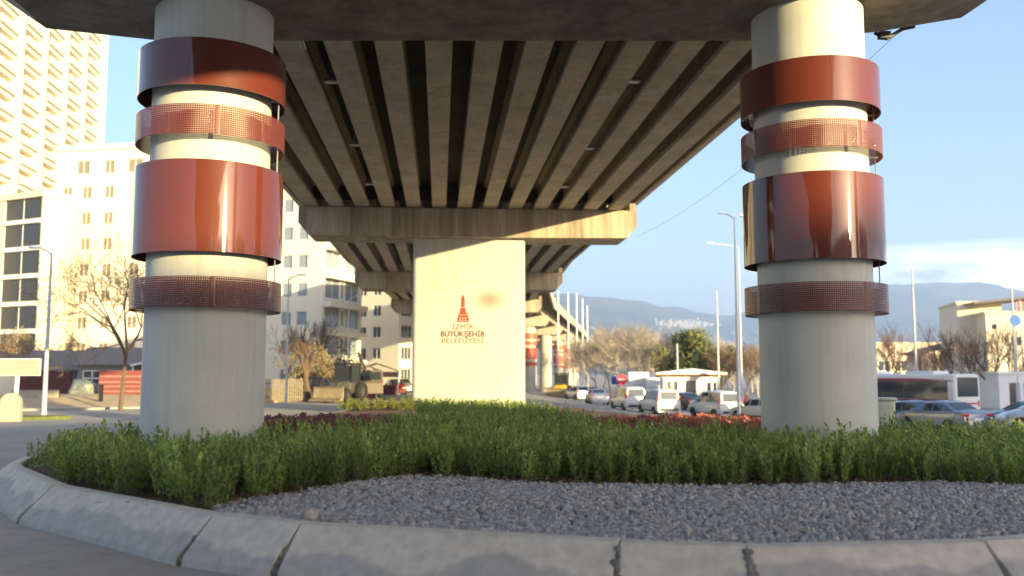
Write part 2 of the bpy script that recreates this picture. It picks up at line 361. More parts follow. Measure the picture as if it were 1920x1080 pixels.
def kch(s, inset=.12):
    # point on the straight kerb stones, moved a little into the bed
    p = kat(s)[0]
    for i in range(7):
        if joints[i] <= s <= joints[i + 1]: p = kat(joints[i])[0].lerp(kat(joints[i + 1])[0], (s - joints[i]) / (joints[i + 1] - joints[i]))
    return p + (Vector((1.5, 18)) - p).normalized() * inset
def lump(r, seed, sc=(1, 1, 1)):
    rr = random.Random(seed); bm = bmesh.new(); bmesh.ops.create_icosphere(bm, subdivisions=2, radius=r)
    for v in bm.verts: v.co = Vector((v.co.x * sc[0], v.co.y * sc[1], v.co.z * sc[2])) * rr.uniform(.78, 1.2)
    me = bpy.data.meshes.new('rock'); bm.to_mesh(me); bm.free(); return me
for j, (s, lab) in enumerate([(joints[2], 'lumpy mortar oozing from the kerb joint below the right column'), (joints[3], 'lumpy mortar in the kerb joint below the gravel middle'), (joints[4], 'mortar blob low in the kerb joint under the cream rock'), (joints[5], 'small mortar blob in the kerb joint at the hedge end')]):
    p, d = kat(s); o = Vector((-d.y, d.x))
    if (p + o - Vector((1.5, 18))).length < (p - Vector((1.5, 18))).length: o = -o
    p = p - o * .02; mb = MB(); rr = random.Random(j)
    for k in range(7):
        f = k / 6; a = .33 - .29 * f; z = .05 + .30 * f
        if j > 1 and k > 3: break
        mb.box((p.x + o.x * a + rr.uniform(-.02, .02), p.y + o.y * a, z), (rr.uniform(.05, .10), .07, rr.uniform(.06, .1)), rz=rr.uniform(-.6, .6), rx=rr.uniform(-.6, .6))
    ob = mb.build('mortar_lump', mat('mortar', (.24, .22, .19), .95, var=.4, scale=12, bump=.6), bevel=.02); tag(ob, lab, 'mortar', 'mortar in the kerb joints')
me = lump(.065, 3, (1, .8, 1.1)); me.materials.append(M_rock); p = onz(585, 968, .43); tag(link('loose_rock', me, loc=(p[0], p[1] - .05, .45)), 'loose cream rock lying on top of the kerb', 'rock')

# gravel: real stones, one mass
HFRONT = [onz(a, b, .35) for a, b in [(56, 880), (98, 902), (200, 927), (300, 947), (392, 956), (480, 935), (600, 920), (700, 906), (760, 896), (850, 897), (1000, 904), (1100, 909), (1300, 915), (1450, 914), (1600, 909), (1750, 906), (1920, 916)]]
HFRONT = [(p[0], p[1]) for p in HFRONT]
GPOLY = HFRONT[4:] + [(12.5, 10.4), (14, 10.2)] + [(p.x, p.y) for p in [kch(joints[0] - t) for t in (5.5, 4, 3, 2, 1, .01)]] + [(p.x, p.y) for p in [kch(joints[0] + (joints[5] - joints[0]) * t / 60) for t in range(61)]]
def gravel():
    oct_v = np.array([(1, 0, 0), (-1, 0, 0), (0, 1, 0), (0, -1, 0), (0, 0, 1), (0, 0, -1)], float)
    cub_v = np.array([(x, y, z) for x in (-1, 1) for y in (-1, 1) for z in (-1, 1)], float) * .72
    V0 = np.vstack([oct_v, cub_v]); hull = []
    # 24 triangles: each cube-face centre joined to that face's corners (a tetrakis cube)
    idx = {tuple(np.sign(v).astype(int)): 6 + i for i, v in enumerate(cub_v)}
    for ax in range(3):
        for sg in (1, -1):
            c = ax * 2 + (0 if sg == 1 else 1); o1, o2 = [k for k in range(3) if k != ax]
            cs = []
            for a, b in ((1, 1), (-1, 1), (-1, -1), (1, -1)):
                t = [0, 0, 0]; t[ax] = sg; t[o1] = a; t[o2] = b; cs.append(idx[tuple(t)])
            if (sg == 1) == (ax == 1): cs = cs[::-1]
            for k in range(4): hull.append((c, cs[k], cs[(k + 1) % 4]))
    Fh = np.array(hull); xs = [p[0] for p in GPOLY]; ys = [p[1] for p in GPOLY]
    pts = []
    x0, x1, y0, y1 = max(min(xs), -4), min(max(xs), 11.5), min(ys), max(ys)
    n = int((x1 - x0) * (y1 - y0) * 950); X = RNG.uniform(x0, x1, n); Y = RNG.uniform(y0, y1, n)
    keep = np.array([inside(a, b, GPOLY) for a, b in zip(X, Y)]); X = X[keep]; Y = Y[keep]; n = len(X)
    r = RNG.uniform(.011, .031, n) * RNG.choice([1, 1, 1, 1.25], n); Z = .345 + RNG.uniform(0, .035, n) + .025 * np.sin(X * 1.3) * np.sin(Y * 2)
    q = RNG.normal(size=(n, 4)); q /= np.linalg.norm(q, axis=1)[:, None]; w, a, b, c = q.T
    Rm = np.stack([1 - 2 * (b * b + c * c), 2 * (a * b - c * w), 2 * (a * c + b * w), 2 * (a * b + c * w), 1 - 2 * (a * a + c * c), 2 * (b * c - a * w), 2 * (a * c - b * w), 2 * (b * c + a * w), 1 - 2 * (a * a + b * b)], 1).reshape(n, 3, 3)
    scl = r[:, None] * RNG.uniform(.6, 1.35, (n, 3)); Vv = V0[None] * RNG.uniform(.75, 1.15, (n, 14, 1)) * scl[:, None, :]
    Vv = np.einsum('nij,nkj->nki', Rm, Vv) + np.stack([X, Y, Z], 1)[:, None, :]
    Fv = (Fh[None] + (np.arange(n) * 14)[:, None, None]).reshape(-1, 3)
    o = link('gravel', np_mesh('gravel', Vv.reshape(-1, 3), Fv, M_stone)); tag(o, 'blue grey crushed gravel between the kerb and the hedge', 'gravel', kind='stuff')
    print('stones', n)
gravel()
mb = MB(); rows = []
gb = [(p[0], p[1]) for p in HFRONT[4:]] + [(12.5, 10.4)]
for k in range(60):
    f = k / 59; i = f * (len(gb) - 1); a = min(int(i), len(gb) - 2); h = Vector(gb[a]).lerp(Vector(gb[a + 1]), i - a); s = joints[5] + (joints[0] - 6 - joints[5]) * f; p = kch(s)
    rows.append([(h.x, h.y, .345), ((h.x + p.x) / 2, (h.y + p.y) / 2, .345), (p.x, p.y, .345)])
mb.loft(rows, closed=False, caps=False); tag(mb.build('gravel_base', mat('gravel_fines', (.07, .075, .08), .95, var=.3, scale=25, bump=.6, bscale=60)), 'dark fines under the gravel stones', kind='structure')
# weed-membrane edge and a blue irrigation hose
a = onz(392, 950, .38); b = onz(470, 938, .38); c = onz(480, 950, .375); d = onz(420, 962, .375)
tag(MB().add([a, b, c, d, (a[0], a[1], .33), (b[0], b[1], .33), (c[0], c[1], .33), (d[0], d[1], .33)], [(0, 1, 2, 3), (4, 7, 6, 5), (0, 3, 7, 4), (1, 5, 6, 2), (3, 2, 6, 7), (0, 4, 5, 1)]).build('membrane', mat('green_membrane', (.17, .24, .20), .9, var=.2, scale=20)), 'flap of pale green weed membrane at the gravel corner', 'membrane')
ps = [onz(px, py, .36) for px, py in [(1740, 905), (1790, 908), (1830, 913), (1880, 914), (1930, 918), (1990, 916)]]
tag(MB().tube(ps, .011, 6).build('irrigation_hose', mat('blue_hose', (.03, .04, .22), .4), smooth=True), 'thin blue hose lying between hedge and gravel', 'hose')

# ------------------------------------------------------------------ viaduct
AX = 1.39; NG = 13; GS = 1.21; ZS = 9.64
PY = [15.94, 44.1, 71.6, 98.2, 124.8, 151.6, 179, 206.5, 234]
PX = [0, 0, 0.1, 1.5, 5.4, 10.9, 16.8, 22.4, 28]
BACK = [-11.6, -39.1, -66.6]
def cxy(i): return (AX + PX[i], PY[i])
stations = [(AX, y) for y in reversed(BACK)] + [cxy(i) for i in range(len(PY))]
via = thing('viaduct', 'concrete girder viaduct running overhead and curving away to the right', 'viaduct', (AX, 30, ZS))
def place(mb, name, m, **k): 
    o = mb.build(name, m, **k); o.parent = via; o.matrix_parent_inverse = Matrix.Translation((-AX, -30, -ZS)); return o
GP = [(-.33, 0), (.33, 0), (.33, .16), (.12, .30), (.12, .86), (.30, .98), (.30, 1.08), (-.30, 1.08), (-.30, .98), (-.12, .86), (-.12, .30), (-.33, .16)]
far_g = MB(); near_ct = 0
for si in range(len(stations) - 1):
    a = Vector(stations[si]); b = Vector(stations[si + 1]); d = (b - a).normalized(); nrm = Vector((d.y, -d.x))
    for k in range(NG):
        off = (k - (NG - 1) / 2) * GS - .26; p0 = a + nrm * off + d * .25; p1 = b + nrm * off - d * .25
        tgt = MB() if 2 <= si <= 5 or (si == 1 and k > 9) else far_g
        secs = []
        for p in (p0, p1): secs.append([(p.x + nrm.x * u, p.y + nrm.y * u, ZS + v) for u, v in GP])
        tgt.loft(secs)
        if tgt is not far_g: place(tgt, 'girder', M_conc)
g = place(far_g, 'girder', M_conc); g['kind'] = 'stuff'
slab = MB(); par = [MB(), MB()]; dia = MB(); secs = []; ps = [[], []]
dirs = []
for i, st in enumerate(stations):
    a = Vector(stations[max(0, i - 1)]); b = Vector(stations[min(len(stations) - 1, i + 1)]); dirs.append((b - a).normalized())
HW = 8.75
for i, st in enumerate(stations):
    d = dirs[i]; nrm = Vector((d.y, -d.x)); st = Vector(st)
    secs.append([(st.x + nrm.x * u, st.y + nrm.y * u, ZS + v) for u, v in [(-HW, 1.085), (HW, 1.085), (HW, 1.33), (-HW, 1.33)]])
    for q, sg in enumerate((-1, 1)):
        ps[q].append([(st.x + nrm.x * u * sg, st.y + nrm.y * u * sg, ZS + v) for u, v in [(HW + .004, .98), (HW + .22, .98), (HW + .22, 2.3), (HW + .004, 2.3)]])
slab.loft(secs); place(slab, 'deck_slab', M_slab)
for q in (0, 1): place(par[q].loft(ps[q]) and par[q], 'parapet', M_par)
# cross beams between the girders of the visible span
for y in (42.75, 17.2):
    for k in range(NG - 1):
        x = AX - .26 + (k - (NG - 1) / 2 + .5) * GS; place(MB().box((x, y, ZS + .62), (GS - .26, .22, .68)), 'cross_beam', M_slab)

def bevel_rect(w, d, r, n=5):
    out = []
    for cx, cy, a0 in ((w / 2 - r, d / 2 - r, 0), (-w / 2 + r, d / 2 - r, 90), (-w / 2 + r, -d / 2 + r, 180), (w / 2 - r, -d / 2 + r, 270)):
        for k in range(n + 1):
            t = R(a0 + 90 * k / n); out.append((cx + r * math.cos(t), cy + r * math.sin(t)))
    return out
def band_mesh(r, z0, z1, far=False):
    mb = MB().lathe([(r - .012, z0), (r, z0), (r, z1), (r - .012, z1)], 96, close=True)
    for a in (-1.95, .15, 2.2): mb.box(((r - .004) * math.cos(a), (r - .004) * math.sin(a), (z0 + z1) / 2), (.014, .03, z1 - z0 + .006), rz=a)
    return mb
def perf_mesh(r, z0, z1, ncol=220, nrow=14):
    mb = MB(); pitch_a = 2 * PI / ncol; al = []
    for k in range(ncol): al += [k * pitch_a - pitch_a * .31, k * pitch_a + pitch_a * .31]
    h = (z1 - z0) / nrow; zl = [z0]
    for k in range(nrow): zl += [z0 + h * (k + .30), z0 + h * (k + .70)]
    zl.append(z1); na = len(al)
    mb.v = [(r * math.cos(a), r * math.sin(a), z) for z in zl for a in al]
    for j in range(len(zl) - 1):
        for i in range(na):
            seam = (i // 2) % 55 in (0, 1)
            if i % 2 == 0 and j % 2 == 1 and not seam: continue
            i2 = (i + 1) % na; mb.f.append((j * na + i, j * na + i2, (j + 1) * na + i2, (j + 1) * na + i))
    return mb
BANDS = [('solid', 6.43, 7.22), ('perf', 5.62, 6.11), ('solid', 3.70, 5.20), ('perf', 2.80, 3.30)]
bm_cache = [(k, (band_mesh(1.235, a, b) if k == 'solid' else perf_mesh(1.235, a, b)).mesh('band', M_band if k == 'solid' else M_bandi, smooth=True)) for k, a, b in BANDS]
shaft_me = MB().lathe([(1.0, -.3), (1.0, 8.4)], 96).mesh('column', M_col, smooth=True)
bracket = MB()
for a in (-.42, .9, 1.7):
    for z in (6.5, 7.15, 5.7, 6.05, 3.8, 5.1, 2.88, 3.22): bracket.box((1.10 * math.cos(a), 1.10 * math.sin(a), z), (.23, .04, .03), rz=a)
    bracket.tube([(1.17 * math.cos(a), 1.17 * math.sin(a), 2.85), (1.17 * math.cos(a), 1.17 * math.sin(a), 7.15)], .012, 5)
br_me = bracket.mesh('bracket', M_metal)
def banded_column(parent, x, y, ztop_scale=1):
    o = link('column', shaft_me, parent, (x, y, 0), R(17))
    for (kind, me), (_, a, b) in zip(bm_cache, BANDS):
        bnd = link('perforated_band' if kind == 'perf' else 'solid_band', me, o)
        if kind == 'perf':
            sf = bnd.modifiers.new('thickness', 'SOLIDIFY'); sf.thickness = .008; sf.offset = 0
    link('band_bracket', br_me, o)
    return o
# near pier: a hammerhead cap on two banded columns
pier = thing('bridge_pier', 'nearest pier, two round columns wrapped in glossy terracotta bands under a wide cap beam', 'bridge pier', (AX, 15.94, 0), group='piers of the viaduct')
pts = [at(px, py, 17.15) for px, py in [(0, -6), (89, 55), (300, 78), (1400, 78), (1640, 62), (1800, 35), (1850, 0)]]
poly = [(p[0] - AX, p[2]) for p in pts]; poly = [(poly[0][0], 9.62)] + poly + [(poly[-1][0], 9.62)]
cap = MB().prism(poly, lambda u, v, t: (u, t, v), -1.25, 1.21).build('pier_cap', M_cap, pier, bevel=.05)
banded_column(pier, -4.01 - AX, 0); banded_column(pier, 6.79 - AX, 0)
# utility pipe under the cap on the left and a bracket on its right end
mb = MB(); mb.tube([at(538, -20, 16.2), at(548, 30, 16.8), at(570, 92, 17.4)], .05, 8)
pp = mb.build('drain_pipe', M_pole, pier, smooth=True); pp.matrix_parent_inverse = Matrix.Translation((-AX, -15.94, 0))
B0 = Vector(at(1662, 62, 17.3))
mb = MB(); mb.tube([B0 + Vector((-.25, 0, 0)), B0 + Vector((0, 0, -.12)), B0 + Vector((.35, 0, .1)), B0 + Vector((.6, 0, .16))], .04, 6); mb.box(B0 + Vector((-.05, 0, -.05)), (.22, .14, .14))
bb = mb.build('cable_bracket', M_dark, pier); bb.matrix_parent_inverse = Matrix.Translation((-AX, -15.94, 0))
c0 = B0 + Vector((.35, .1, .1)); c1 = Vector(at(1192, 444, 43.2)); pts = []
for k in range(25):
    t = k / 24; p = c0.lerp(c1, t); p.z -= 1.0 * 4 * t * (1 - t) * .5; pts.append(p)
tag(MB().tube(pts, .006, 5).build('overhead_cable', M_metal), 'thin dark cable sagging between the two nearest pier caps', 'cable')

# wall pier with the painted emblem
def cap_mb(hw, zb, zt, d):
    return MB().prism([(-hw, zt), (-hw, zb + .62), (-hw + .5, zb + .04), (-2.6, zb), (2.6, zb), (hw - .5, zb + .04), (hw, zb + .62), (hw, zt)], lambda u, v, t: (u, t, v), -d / 2, d / 2)
def wall_pier(i, label, emblem=False):
    x, y = cxy(i); rz = -math.atan2(dirs[i + 3].x, dirs[i + 3].y)
    t = thing('bridge_pier', label, 'bridge pier', (x, y, 0), rz, 'piers of the viaduct')
    cm = cap_mb(8.1, 8.22, 9.62, 2.4); c = cm.build('pier_cap', M_cap2, t, bevel=.04)
    for sx in (7.95, -7.95): MB().box((sx, 0, 9.82), (.3, 2.0, .38)).build('end_stop', M_cap2, t)
    mb = MB()
    for k in range(NG): mb.box(((k - 6) * GS, -.7, 9.634), (.5, .5, .02))
    s = MB().loft([[(u, v, z) for u, v in bevel_rect(5.4, 1.6, .22)] for z in (-1, 8.24)]).build('shaft', M_pier, t, smooth=True)
    return t, s
def stroke_text(txt, size, width, loc, parent, m, name, offs=0):
    cu = bpy.data.curves.new(name, 'FONT'); cu.body = txt; cu.size = size; cu.align_x = 'CENTER'; cu.extrude = .008; cu.offset = offs
    ob = bpy.data.objects.new(name, cu); COL.objects.link(ob); bpy.context.view_layer.update()
    me = bpy.data.meshes.new_from_object(ob.evaluated_get(bpy.context.evaluated_depsgraph_get())); bpy.data.objects.remove(ob)
    xs = [v.co.x for v in me.vertices]; k = width / (max(xs) - min(xs)); cx = (max(xs) + min(xs)) / 2
    for v in me.vertices: v.co.x = (v.co.x - cx) * k
    me.materials.append(m); o = bpy.data.objects.new(name, me); COL.objects.link(o); o.parent = parent; o.location = loc; o.rotation_euler = (PI / 2, 0, 0); return o
t, s = wall_pier(1, 'wide rounded wall pier with a red tower emblem and lettering')
yf = 44.1 - .8
def pf(px, py):
    p = at(px, py, yf); return (p[0] - AX, p[2])
EY = -.806
k1 = (pf(909, 600)[0] - pf(826, 600)[0])
stroke_text('İZMİR', .33, .48 * k1, (pf(868, 617)[0], EY, pf(868, 617)[1]), s, M_txt2, 'lettering')
stroke_text('BÜYÜKŞEHİR', .36, k1, (pf(868, 631)[0], EY, pf(868, 631)[1]), s, M_txt, 'lettering', .008)
stroke_text('BELEDİYESİ', .33, .95 * k1, (pf(868, 643)[0], EY, pf(868, 643)[1]), s, M_txt2, 'lettering')
def px_poly(mb, pts):
    q = [pf(a, b) for a, b in pts]; mb.prism(q, lambda u, v, t: (u, t, v), EY - .008, EY + .02)
mb = MB()
px_poly(mb, [(867.2, 553), (869, 553), (871.5, 560), (871.5, 576), (864.6, 576), (864.6, 560)])
px_poly(mb, [(863.5, 577), (872.6, 577), (874, 586), (878.5, 589.5), (858.5, 589.5), (862, 586)])
px_poly(mb, [(859, 590.5), (878, 590.5), (878, 595), (859, 595)])
for a, b in ((857.5, 862.5), (864, 867.2), (868.6, 872), (873.5, 879)): px_poly(mb, [(a, 595.6), (b, 595.6), (b, 601.5), (a, 601.5)])
px_poly(mb, [(857, 602.2), (880, 602.2), (880, 604), (857, 604)])
mb.build('emblem', M_emb, s)
mb = MB()
for (x0, y0, x1, y1) in ((824, 515, 914, 516.2), (824, 515, 825, 560)):
    q0, q1 = pf(x0, y0), pf(x1, y1); mb.box(((q0[0] + q1[0]) / 2, -.803, (q0[1] + q1[1]) / 2), (abs(q1[0] - q0[0]), .012, abs(q1[1] - q0[1])))
mb.build('groove_line', mat('pier_line', (.55, .45, .33), .7), s)
# brown smudge: a soft patch standing in for blurred-out writing
def smudge():
    m = bpy.data.materials.new('blurred_writing'); m.use_nodes = True; t_ = m.node_tree; n = t_.nodes; b = n['Principled BSDF']; b.inputs['Base Color'].default_value = (.30, .20, .13, 1); b.inputs['Roughness'].default_value = .9
    tcn = n.new('ShaderNodeTexCoord'); gr = n.new('ShaderNodeTexGradient'); gr.gradient_type = 'SPHERICAL'; no = n.new('ShaderNodeTexNoise'); no.inputs['Scale'].default_value = 1.6
    ad = n.new('ShaderNodeMixRGB'); ad.inputs[0].default_value = .25; mp_ = n.new('ShaderNodeMapping'); mp_.inputs['Scale'].default_value = (1 / .95, 1, 1 / .6)
    t_.links.new(tcn.outputs['Object'], mp_.inputs[0]); t_.links.new(mp_.outputs[0], gr.inputs[0])
    mr = n.new('ShaderNodeMapRange'); mr.inputs[1].default_value = 0; mr.inputs[2].default_value = 1; mr.inputs[4].default_value = .26; t_.links.new(gr.outputs['Fac'], mr.inputs[0])
    t_.links.new(mr.outputs[0], b.inputs['Alpha']); return m
q = pf(918, 562); mb = MB(); mb.box((0, 0, 0), (2.0, .004, 1.3)); o = mb.build('smudge', smudge(), s); o.location = (q[0], EY + .002, q[1])
wall_pier(2, 'third pier from the camera, a plain wall pier half behind the emblem pier')
wall_pier(3, 'fourth pier from the camera, plain wall pier where the viaduct starts to curve')
def twin(i, label, banded):
    x, y = cxy(i); rz = -math.atan2(dirs[i + 3].x, dirs[i + 3].y); t = thing('bridge_pier', label, 'bridge pier', (x, y, 0), rz, 'piers of the viaduct')
    cap_mb(8.1, 8.1, 9.62, 2.4).build('pier_cap', M_par, t, bevel=.04)
    for sx in (-5.4, 5.4):
        c = MB().lathe([(1.0, -2), (1.0, 8.2)], 28, c=(sx, 0, 0)).build('column', M_pier, t, smooth=True)
        if banded:
            for _, a, b in BANDS: MB().lathe([(1.02, a), (1.2, a), (1.2, b), (1.02, b)], 28, c=(sx, 0, 0), close=True).build('red_band', M_band_far, c, smooth=True)
twin(4, 'far pier of red banded columns nearest to the emblem pier edge', True)
twin(5, 'far pier of plain white columns between two red banded piers', False)
twin(6, 'far pier of red banded columns beside the yellow loader', True)
twin(7, 'second last pier before the trees, red banded columns', True)
twin(8, 'farthest pier, plain white columns behind the trees', False)
for k, y in enumerate(BACK):
    t = thing('bridge_pier', ['plain twin column pier just behind the camera', 'plain twin column pier two spans behind the camera', 'plain twin column pier three spans behind the camera'][k], 'bridge pier', (AX, y, 0), 0, 'piers of the viaduct')
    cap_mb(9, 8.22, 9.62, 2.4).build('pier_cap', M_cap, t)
    for sx in (-5.4, 5.4): link('column', shaft_me, t, (sx, 0, 0))
# lamps under the deck, in the gaps between girders
lamp_h = MB(); lamp_h.box((0, 0, .05), (.36, .26, .10)); lamp_h.box((0, 0, .35), (.05, .05, .5)); lh = lamp_h.mesh('housing', M_metal)
lc = MB().box((0, -.02, -.015), (.32, .22, .03)).mesh('lamp_cover', M_lampglass)
lamps = [(603, 150, 'near left'), (655, 269, 'middle left'), (686, 343, 'far left'), (1205, 150, 'near right'), (1115, 276, 'middle right'), (1066, 348, 'far right')]
for px, py, w in lamps:
    d = ray(px, py); k = (ZS + .30 - CAM[2]) / d[2]; p = (d[0] * k, d[1] * k)
    j = round((p[0] - AX + .26) / GS - .5) + .5 - .26 / GS
    t = thing('deck_lamp', 'small white flood lamp under the deck, %s of the six' % w, 'lamp', (AX + j * GS, p[1], ZS + .25), 0, 'lamps between the girders')
    link('housing', lh, t); link('lamp_cover', lc, t)

# ------------------------------------------------------------------ shrubs
def shrub_geo(seed, stems, leaves, h):
    """young upright shrub: stems with narrow folded leaves. Returns (leaf V, F) and stem MB"""
    r = random.Random(seed); lv = []; lf = []; st = MB()
    for s in range(stems):
        a = r.uniform(0, 2 * PI); b = r.uniform(.03, .12); hh = h * r.uniform(.68, 1.05); lean = r.uniform(.02, .15)
        p0 = Vector((b * math.cos(a), b * math.sin(a), 0)); p1 = p0 + Vector((lean * math.cos(a + r.uniform(-.5, .5)), lean * math.sin(a), hh))
        st.tube([p0, p0.lerp(p1, .55) + Vector((r.uniform(-.02, .02), r.uniform(-.02, .02), 0)), p1], [.006, .004, .002], 3, caps=False)
        for k in range(leaves):
            f = .10 + .92 * (k + r.random()) / leaves; p = p0.lerp(p1, min(1, f)); az = k * 2.4 + r.uniform(-.6, .6); up = r.uniform(.35, 1.15) if f < .85 else r.uniform(.8, 1.45)
            ln = r.uniform(.065, .11) * (1 if f < .9 else .8); wd = ln * r.uniform(.17, .26)
            d = Vector((math.cos(az) * math.cos(up), math.sin(az) * math.cos(up), math.sin(up))); sd_ = Vector((-math.sin(az), math.cos(az), 0)); nn = d.cross(sd_)
            m_ = p + d * ln * .5; o = len(lv)
            lv += [p, m_ + sd_ * wd + nn * wd * .35, p + d * ln, m_ - sd_ * wd + nn * wd * .35]; lf += [(o, o + 1, o + 2), (o, o + 2, o + 3)]
    return np.array([tuple(v) for v in lv]), np.array(lf), st
variants = [shrub_geo(10 + k, 7, 17, random.uniform(.44, .58)) for k in range(9)]
vmesh = [(np_mesh('foliage', v[0], v[1], M_leaf), v[2].mesh('stem', M_stem, fix=False)) for v in variants]
massv = [shrub_geo(50 + k, 6, 14, random.uniform(.42, .58)) for k in range(9)]
HPOLY = HFRONT + [(9, 10.6), (13, 11.5), (14.5, 14), (12.5, 17.2), (7.5, 17.6), (4.6, 17.0), (3.4, 18.5), (3.4, 23), (3.3, 30), (2.6, 34), (-.6, 34), (-.6, 27), (-.3, 21), (-1.6, 18.4), (-3.0, 17.2), (-5.6, 17.4), (-6.35, 16.2)]
cols = [(-4.01, 15.94), (6.79, 15.94)]
def hpts(poly, step, jit=.4):
    xs = [p[0] for p in poly]; ys = [p[1] for p in poly]; out = []; y = min(ys); j = 0
    while y < max(ys):
        x = min(xs) + (j % 2) * step / 2
        while x < max(xs):
            a = x + random.uniform(-jit, jit) * step; b = y + random.uniform(-jit, jit) * step
            if inside(a, b, poly) and all((a - c[0]) ** 2 + (b - c[1]) ** 2 > 1.15 ** 2 for c in cols): out.append((a, b))
            x += step
        y += step * .87; j += 1
    return out
plants = hpts(HPOLY, .31)
inview = [p for p in plants if -.60 < math.atan2(p[0], p[1]) - YAW < .56]
inview.sort(key=lambda p: p[0] ** 2 + p[1] ** 2)
# front plants are individuals; the row nearest the gravel shows largest
near = set(inview[:290]); ct = 0
for x, y in inview[:290]:
    k = random.randrange(9); sc = random.choice((1, 1, 1, .8, 1.12)) * random.uniform(.82, 1.15)
    t = thing('shrub', 'young upright glossy green shrub in the front rows of the hedge bed', 'shrub', (x, y, soil_z(x, y) - .01), random.uniform(0, 6.28), 'young green shrubs of the hedge bed'); t.scale = (sc, sc, sc)
    link('foliage', vmesh[k][0], t); link('stem', vmesh[k][1], t)
def mass(name, pts, variants, m, label, zf=soil_z, sc=(.72, 1.18), hs=1):
    Vs = []; Fs = []; o = 0
    for x, y in pts:
        v, f, _ = variants[random.randrange(len(variants))]; a = random.uniform(0, 6.28); s = random.uniform(*sc); ca, sa = math.cos(a) * s, math.sin(a) * s
        Vs.append(np.stack([v[:, 0] * ca - v[:, 1] * sa + x, v[:, 0] * sa + v[:, 1] * ca + y, v[:, 2] * s * hs + zf(x, y)], 1)); Fs.append(f + o); o += len(v)
    ob = link(name, np_mesh(name, np.vstack(Vs), np.vstack(Fs), m)); return tag(ob, label, 'shrubs', kind='stuff')
mass('shrubbery', [p for p in plants if p not in near], massv, M_leafm, 'dense young green shrubs filling the rest of the bed')
lit_v = []; lit_f = []
for k in range(900):
    i = random.uniform(0, len(HFRONT) - 1.01); a = Vector(HFRONT[int(i)]).lerp(Vector(HFRONT[int(i) + 1]), i % 1); x = a.x + random.gauss(0, .12); y = a.y + random.gauss(-.02, .16) - abs(random.gauss(0, .05)); z = .385 + random.uniform(0, .012); an = random.uniform(0, 6.28); ln = random.uniform(.03, .07); w = ln * .3; o = len(lit_v); c, s_ = math.cos(an), math.sin(an)
    lit_v += [(x, y, z), (x + c * ln * .5 - s_ * w, y + s_ * ln * .5 + c * w, z + .012), (x + c * ln, y + s_ * ln, z + random.uniform(0, .03)), (x + c * ln * .5 + s_ * w, y + s_ * ln * .5 - c * w, z + .012)]; lit_f.append((o, o + 1, o + 2, o + 3))
tag(link('leaf_litter', np_mesh('leaf_litter', np.array(lit_v), np.array(lit_f), mat('dry_leaf', (.36, .24, .12), .9, var=.5, scale=6))), 'dry brown leaves scattered along the hedge front', kind='stuff')
print('plants', len(plants), len(inview))
def mound_geo(seed, n, r0, h):
    r = random.Random(seed); lv = []; lf = []
    for k in range(n):
        a = r.uniform(0, 6.28); e = r.uniform(.05, 1.5); rad = r.uniform(.6, 1.05); p = Vector((r0 * math.cos(a) * math.cos(e) * rad, r0 * math.sin(a) * math.cos(e) * rad, h * math.sin(e) * rad))
        d = (p.normalized() + Vector((r.uniform(-.6, .6), r.uniform(-.6, .6), r.uniform(0, .8)))).normalized(); s_ = d.orthogonal().normalized(); ln = r.uniform(.05, .1); o = len(lv)
        lv += [p, p + d * ln * .5 + s_ * ln * .25, p + d * ln, p + d * ln * .5 - s_ * ln * .25]; lf += [(o, o + 1, o + 2), (o, o + 2, o + 3)]
    return np.array([tuple(v) for v in lv]), np.array(lf), None
mnd = [mound_geo(k, 150, .26, .36) for k in range(6)]
mass('purple_groundcover', hpts([(-6.2, 18.0), (-3.6, 17.8), (-1.8, 19.2), (-.6, 20.5), (-.9, 24), (-3.2, 24.5), (-5.6, 23)], .34), mnd, M_purple, 'low purple leaved shrubs behind the left column', hs=.85)
mass('red_groundcover', hpts([(3.9, 19.8), (6.6, 18.6), (9.6, 18.4), (9.8, 20.5), (8.0, 24), (3.9, 24.5)], .34), mnd, M_redleaf, 'low russet red shrubs between the emblem pier and right column', hs=.8)
weed = [shrub_geo(90 + k, 5, 6, .25) for k in range(4)]
mass('weeds', [(random.uniform(-4.2, 0.5), random.uniform(39, 43)) for _ in range(110)], weed, mat('weed_leaf', (.20, .22, .05), .7, transl=.3), 'sunlit weeds at the foot of the emblem pier', sc=(.8, 2.0))

# ------------------------------------------------------------------ trees
def grow(seed, h, levels=5, trunk=.16, spread=.75, first=.28, kids=(3, 4), shrink=.66, up=.15, tmin=.012):
    r = random.Random(seed); thick = MB(); thin = MB()
    def branch(p, d, ln, rad, lv):
        n = 3; pts = [p]; q = p.copy(); dd = d.copy()
        for k in range(n):
            dd = (dd + Vector((r.uniform(-.16, .16), r.uniform(-.16, .16), r.uniform(-.06, .12) + up * .3))).normalized(); q = q + dd * ln / n; pts.append(q.copy())
        (thick if lv <= 1 else thin).tube(pts, [rad, rad * .85, rad * .7, rad * .5], 6 if lv <= 1 else 3, caps=False)
        if lv >= levels: return
        nk = r.randint(*kids) + (1 if lv == 0 else 0)
        for k in range(nk):
            f = 1 if k == 0 else r.uniform(.35 if lv else .75, 1); b = pts[0].lerp(pts[-1], f) if f < 1 else pts[-1]
            if f < 1: i = min(2, int(f * 3)); b = pts[i].lerp(pts[i + 1], f * 3 - i)
            ax_ = dd.orthogonal().normalized(); ax_.rotate(Matrix.Rotation(r.uniform(0, 6.28), 3, dd)); sp = spread * r.uniform(.5, 1.15) * (.5 if k == 0 else 1)
            nd = (dd * math.cos(sp) + ax_ * math.sin(sp) + Vector((0, 0, up))).normalized()
            branch(b, nd, ln * shrink * r.uniform(.8, 1.15), max(tmin, rad * .55), lv + 1)
    branch(Vector((0, 0, 0)), Vector((r.uniform(-.05, .05), 0, 1)), h * first, trunk, 0)
    return thick, thin
